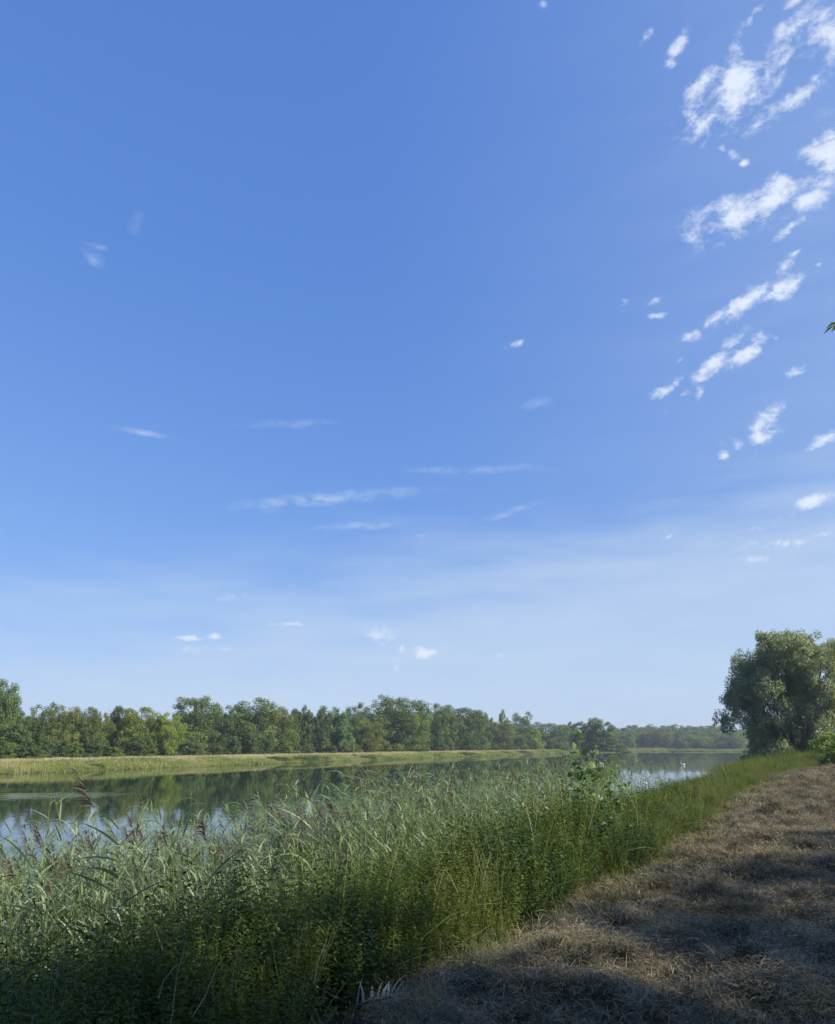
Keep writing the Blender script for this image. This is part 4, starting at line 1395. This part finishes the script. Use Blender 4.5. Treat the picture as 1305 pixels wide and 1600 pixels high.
def stalk(px, py, d, pts, w, mat, label, name='dry_stalk', cat='stalk', zoff=0):
    """a bent dry blade; pts are metre offsets (right, up) from its foot at the sight line px,py at distance d"""
    pd = pix_dir(px, py)
    k_ = d / math.hypot(pd[0], pd[1])
    p0 = np.array([pd[0] * k_, pd[1] * k_, EYE + pd[2] * k_])
    rgt = np.array([pd[1], -pd[0], 0]) / math.hypot(pd[0], pd[1])
    arr = np.array([rgt * a + np.array([0, 0, b]) + np.array([0, .02, 0]) * i for i, (a, b) in enumerate(pts)])
    n_ = len(arr)
    v_, f_ = tube(arr, w * .55 * np.linspace(1, .35, n_), 4)
    o_ = link(name, mesh_np(name, v_, f_, mat, np.full(len(v_), rng.random()), True), loc=p0)
    tag(o_, label, cat)
    return o_


stalk(268, 1598, 4.2, [(0, 0), (.0, .18), (.03, .36)], .005, M_deadleaf, 'short upright pale dry stalk at the bottom edge, left of centre')
stalk(300, 1590, 4.3, [(0, 0), (.05, .08), (.09, .2), (.12, .24)], .006, M_deadleaf, 'bent dry blade beside the upright pale stalk at the bottom edge')
stalk(248, 1560, 4.3, [(0, 0), (.01, .07), (.05, .12), (.08, .13)], .005, M_deadleaf, 'hooked dry blade low among the dark herbs at left')
stalk(360, 1545, 4.6, [(0, -.1), (.01, .1), (.03, .2)], .004, M_deadleaf, 'thin slanted straw stalk in the dark herbs, lower left')
stalk(90, 1500, 4.5, [(0, -.25), (.0, .0), (.02, .25), (.01, .38)], .006, M_reedstem, 'thick yellowish reed stump rising from the herbs at left', 'reed_stump', 'stalk')
stalk(372, 1440, 6.0, [(0, -.2), (.0, .1), (-.01, .25)], .008, M_reedstem, 'short broad yellow-green reed shoot in the middle of the reeds', 'reed_shoot', 'stalk')
stalk(490, 1540, 4.9, [(0, 0), (.02, .12), (.06, .22), (.075, .3)], .004, M_deadleaf, 'long thin straw arching up left of the fallen reed')
stalk(680, 1390, 7.4, [(0, 0), (.03, .1), (.09, .15), (-.02, .17)], .004, M_deadleaf, 'thin bent straw in the grassy slope beside the mown edge')
stalk(716, 1395, 7.2, [(0, 0), (-.07, .13), (-.12, .2)], .004, M_deadleaf, 'straight slanting straw right of the bent one on the slope')
stalk(700, 1480, 6.3, [(-.35, -.03), (-.1, .0), (.1, .02), (.25, .09), (.3, .12)], .004, M_deadleaf, 'long horizontal straw lying over the mown edge')
stalk(688, 1505, 6.1, [(0, .16), (.0, .05), (-.01, -.04)], .004, M_deadleaf, 'upright straw standing beside the horizontal straw')
stalk(660, 1540, 5.9, [(-.1, .03), (.0, .0), (.1, .1), (.2, .16)], .004, M_deadleaf, 'v-shaped pair of straws at the foot of the herbs')
# ochre dead leaf
pd = pix_dir(40, 1532); k_ = 4.1 / math.hypot(pd[0], pd[1])
v_, f_, t_ = blades(np.zeros((1, 3)), np.array([[.55, 0, .9]]), [.13], [.022], [1.4], 5, np.array([.3]), rg)
o_ = link('dead_leaf', mesh_np('dead_leaf', v_, f_, M_ochre, t_), loc=(pd[0] * k_, pd[1] * k_, EYE + pd[2] * k_))
tag(o_, 'single curled orange dead leaf among dark herbs at lower left', 'leaf')

# fallen reed with its leaves standing up like teeth
e = bpy.data.objects.new('fallen_reed', None)
SC.collection.objects.link(e)
tag(e, 'pale fallen reed lying at the mown edge with its leaves standing up like comb teeth', 'reed')


def gp(px, py, zz=None, lift=0.0):
    """ground point under a sight line on the mown bank"""
    pd = pix_dir(px, py)
    z_ = 2.36 if zz is None else zz
    for _ in range(6):
        s_ = (z_ - EYE) / pd[2]
        x_, y_ = pd[0] * s_, pd[1] * s_
        u_, v_ = uv(x_, y_)
        if zz is None:
            z_ = float(near_h(np.array([u_ - edge_u(np.array([v_]))[0]]), np.array([v_]))[0])
    return np.array([x_, y_, z_ + lift])


base = gp(600, 1578)

e.location = base
curve = [gp(492, 1540, 2.5), gp(520, 1556, 2.44), gp(556, 1572, 2.40), gp(575, 1576, 2.40, .05), gp(600, 1578, None, .07), gp(622, 1574, None, .07)]
curve = np.array(curve)
for q_ in curve[2:]:
    gz_ = uv(q_[0], q_[1])
    q_[2] = max(q_[2], float(near_h(np.array([gz_[0] - edge_u(np.array([gz_[1]]))[0]]), np.array([gz_[1]]))[0]) + .05)
v_, f_ = tube(curve - base, [.004, .005, .006, .006, .005, .003], 5)
link('stem', mesh_np('stem', v_, f_, M_pale, np.full(len(v_), .3), True), e)
for px, ln, w_, lx in [(558, .15, .012, .03), (568, .11, .022, -.03), (581, .085, .026, .0), (590, .085, .014, .03), (598, .09, .024, .05), (607, .08, .02, .0), (611, .12, .01, .1), (620, .075, .012, .05)]:
    q = np.array([np.interp(px, [492, 520, 556, 575, 600, 622], curve[:, k2]) for k2 in range(3)])
    D_ = np.array([[lx / ln * .5, 0, 1.]])
    rgt = norm(np.array([.998, .05, 0]))
    n_ = 4
    zz_ = np.linspace(0, ln, n_)
    ww = w_ * np.array([1, .85, .55, .02]) * .5
    cx_ = lx * (zz_ / ln) ** 2
    V = []
    for a_ in range(n_):
        c0 = np.array([cx_[a_], .01 * a_, zz_[a_]])
        V += [c0 - rgt * ww[a_], c0 + rgt * ww[a_]]
    f_ = np.array([[2 * a_, 2 * a_ + 1, 2 * a_ + 3, 2 * a_ + 2] for a_ in range(n_ - 1)])
    link('leaf', mesh_np('leaf', V, f_, M_pale, np.full(len(V), rng.random())), e, loc=q - base)


# ------------------------------------------------------------------ far bank grass
def strip(n, v0, v1, a, b, pw=1.0):
    v = v0 + (v1 - v0) * rng.random(n) ** pw
    o_ = a + (b - a) * rng.random(n)
    x, y = xy(shore_u(v) + o_, v)
    return x, y, o_, v


x, y, o_, v = strip(13000, 25, 400, -.1, 6)
keep = in_view(x, y, -32, 12, 20)
x, y, o_, v = x[keep], y[keep], o_[keep], v[keep]
n = len(x)
scatter('bank_grass', 'meadow', np.column_stack([x, y, bank_z(o_)]), zrot(n, .1), rng.uniform(.6, 1.15, n) * (1 + 1.1 * fbm(x * .12, y * .12, 3, 91)), rng.integers(0, 3, n), 'green tufted grass on the slope of the far bank')
x, y, o_, v = strip(17000, 25, 400, 2.2, 22)
keep = in_view(x, y, -32, 12, 20) & ((o_ > 3.3 - 2.2 * fbm(x * .05, y * .05, 2, 97)) & ((v < 285) | (rng.random(len(v)) < .1)))
x, y, o_, v = x[keep], y[keep], o_[keep], v[keep]
n = len(x)
scatter('dry_grass', 'drymeadow', np.column_stack([x, y, bank_z(o_) - .03]), zrot(n, .1), rng.uniform(.6, 1.2, n), rng.integers(0, 3, n), 'pale dry grass along the top of the far bank')
x, y, o_, v = strip(5200, 25, 400, .0, 3.6)
keep = in_view(x, y, -32, 12, 20) & (fbm(x * .09, y * .09, 3, 93) + .25 * fbm(x * .5, y * .5, 2, 94) > .24)
x, y, o_, v = x[keep], y[keep], o_[keep], v[keep]
n = len(x)
scatter('bank_weeds', 'mounds', np.column_stack([x, y, bank_z(o_) - .05]), zrot(n, .2), rng.uniform(1.2, 2.9, n), rng.integers(0, 4, n), 'dark green weedy tufts on the slope of the far bank')
# reeds and sedge on the distant shore and bar
P_ = []
for k_ in range(1500):
    px = rng.uniform(946, 1215)
    P_.append(polar(px, 500 + 4 * math.sin(px * .05) + rng.uniform(1.2, 6), .15))
for k_ in range(2600):
    px = rng.uniform(962, 1300)
    P_.append(polar(px, 650 + rng.uniform(0, 14), .4))
for k_ in range(900):
    px = rng.uniform(890, 985)
    P_.append(polar(px, 402 + rng.uniform(0, 12), .45))
P_ = np.array(P_)
scatter('shore_sedge', 'meadow', P_, zrot(len(P_), .1), rng.uniform(1.0, 1.8, len(P_)), rng.integers(0, 3, len(P_)), 'low pale green sedge along the distant shores')


# ------------------------------------------------------------------ swan and waterfowl
def bird(name, px, py, mats, label, cat, s=1.0, neck=True, heading=2.6):
    pd = pix_dir(px, py)
    k_ = -EYE / pd[2]
    e = bpy.data.objects.new(name, None)
    SC.collection.objects.link(e)
    e.location = (pd[0] * k_, pd[1] * k_, 0)
    e.rotation_euler = (0, 0, heading)
    e.scale = (s, s, s)
    tag(e, label, cat)
    xs = np.linspace(-.62, .45, 12)
    rad = np.array([.02, .1, .17, .215, .235, .245, .24, .22, .19, .15, .1, .03])
    zz_ = np.array([.34, .31, .26, .22, .2, .19, .19, .19, .19, .2, .21, .22]) * .9
    v_, f_ = tube(np.column_stack([xs, np.zeros(12), zz_]), rad, 12)
    v_[:, 1] *= .85
    link('body', mesh_np('body', v_, f_, mats[0], smooth=True), e)
    for sgn in (-1, 1):
        w_ = tube(np.column_stack([np.linspace(-.6, .25, 7), np.full(7, sgn * .15), np.array([.42, .4, .37, .35, .33, .3, .27])]), np.array([.01, .06, .1, .12, .12, .1, .04]), 8)
        link('wing', mesh_np('wing', w_[0], w_[1], mats[0], smooth=True), e)
    if neck:
        pts = [(.36, 0, .24), (.47, 0, .36), (.45, 0, .52), (.38, 0, .66), (.40, 0, .80), (.49, 0, .86), (.57, 0, .83)]
        v_, f_ = tube(pts, [.10, .07, .05, .045, .045, .06, .035], 8)
        hb = (.57, 0, .83)
    else:
        pts = [(.36, 0, .24), (.44, 0, .34), (.47, 0, .44), (.54, 0, .47), (.62, 0, .44)]
        v_, f_ = tube(pts, [.10, .07, .07, .08, .04], 8)
        hb = (.62, 0, .44)
    link('neck', mesh_np('neck', v_, f_, mats[0], smooth=True), e)
    v_, f_ = tube([hb, (hb[0] + .07, 0, hb[2] - .02), (hb[0] + .13, 0, hb[2] - .045)], [.032, .022, .008], 6)
    link('beak', mesh_np('beak', v_, f_, mats[1], smooth=True), e)
    return e


bird('swan', 1067, 1196, (M_white, M_beak), 'white swan swimming on the bright water at the right', 'swan', 0.7, True, 2.8)
bird('duck', 1052, 1174.5, (M_duck, M_beak), 'dark waterfowl far out near the distant shore', 'duck', 1.6, False, 0.3)

# ------------------------------------------------------------------ air
hz = bpy.data.materials.new('haze air'); hz.use_nodes = True
hz.node_tree.nodes.clear()
vo = hz.node_tree.nodes.new('ShaderNodeVolumePrincipled')
vo.inputs['Color'].default_value = (0.78, 0.88, 1.0, 1)
vo.inputs['Density'].default_value = 0.00024
vo.inputs['Anisotropy'].default_value = 0.2
ho = hz.node_tree.nodes.new('ShaderNodeOutputMaterial')
hz.node_tree.links.new(vo.outputs[0], ho.inputs['Volume'])
X0, X1, Y0, Y1, Z0, Z1 = -2600, 4200, -1100, 4300, -3.0, 30
hv_ = [(x, y, z) for z in (Z0, Z1) for (x, y) in ((X0, Y0), (X1, Y0), (X1, Y1), (X0, Y1))]
hf = [[0, 3, 2, 1], [4, 5, 6, 7], [0, 1, 5, 4], [1, 2, 6, 5], [2, 3, 7, 6], [3, 0, 4, 7]]
HZ = link('haze', mesh_np('haze', hv_, hf, hz), kind='stuff')
HZ['label'] = 'pale blue summer haze over the river'
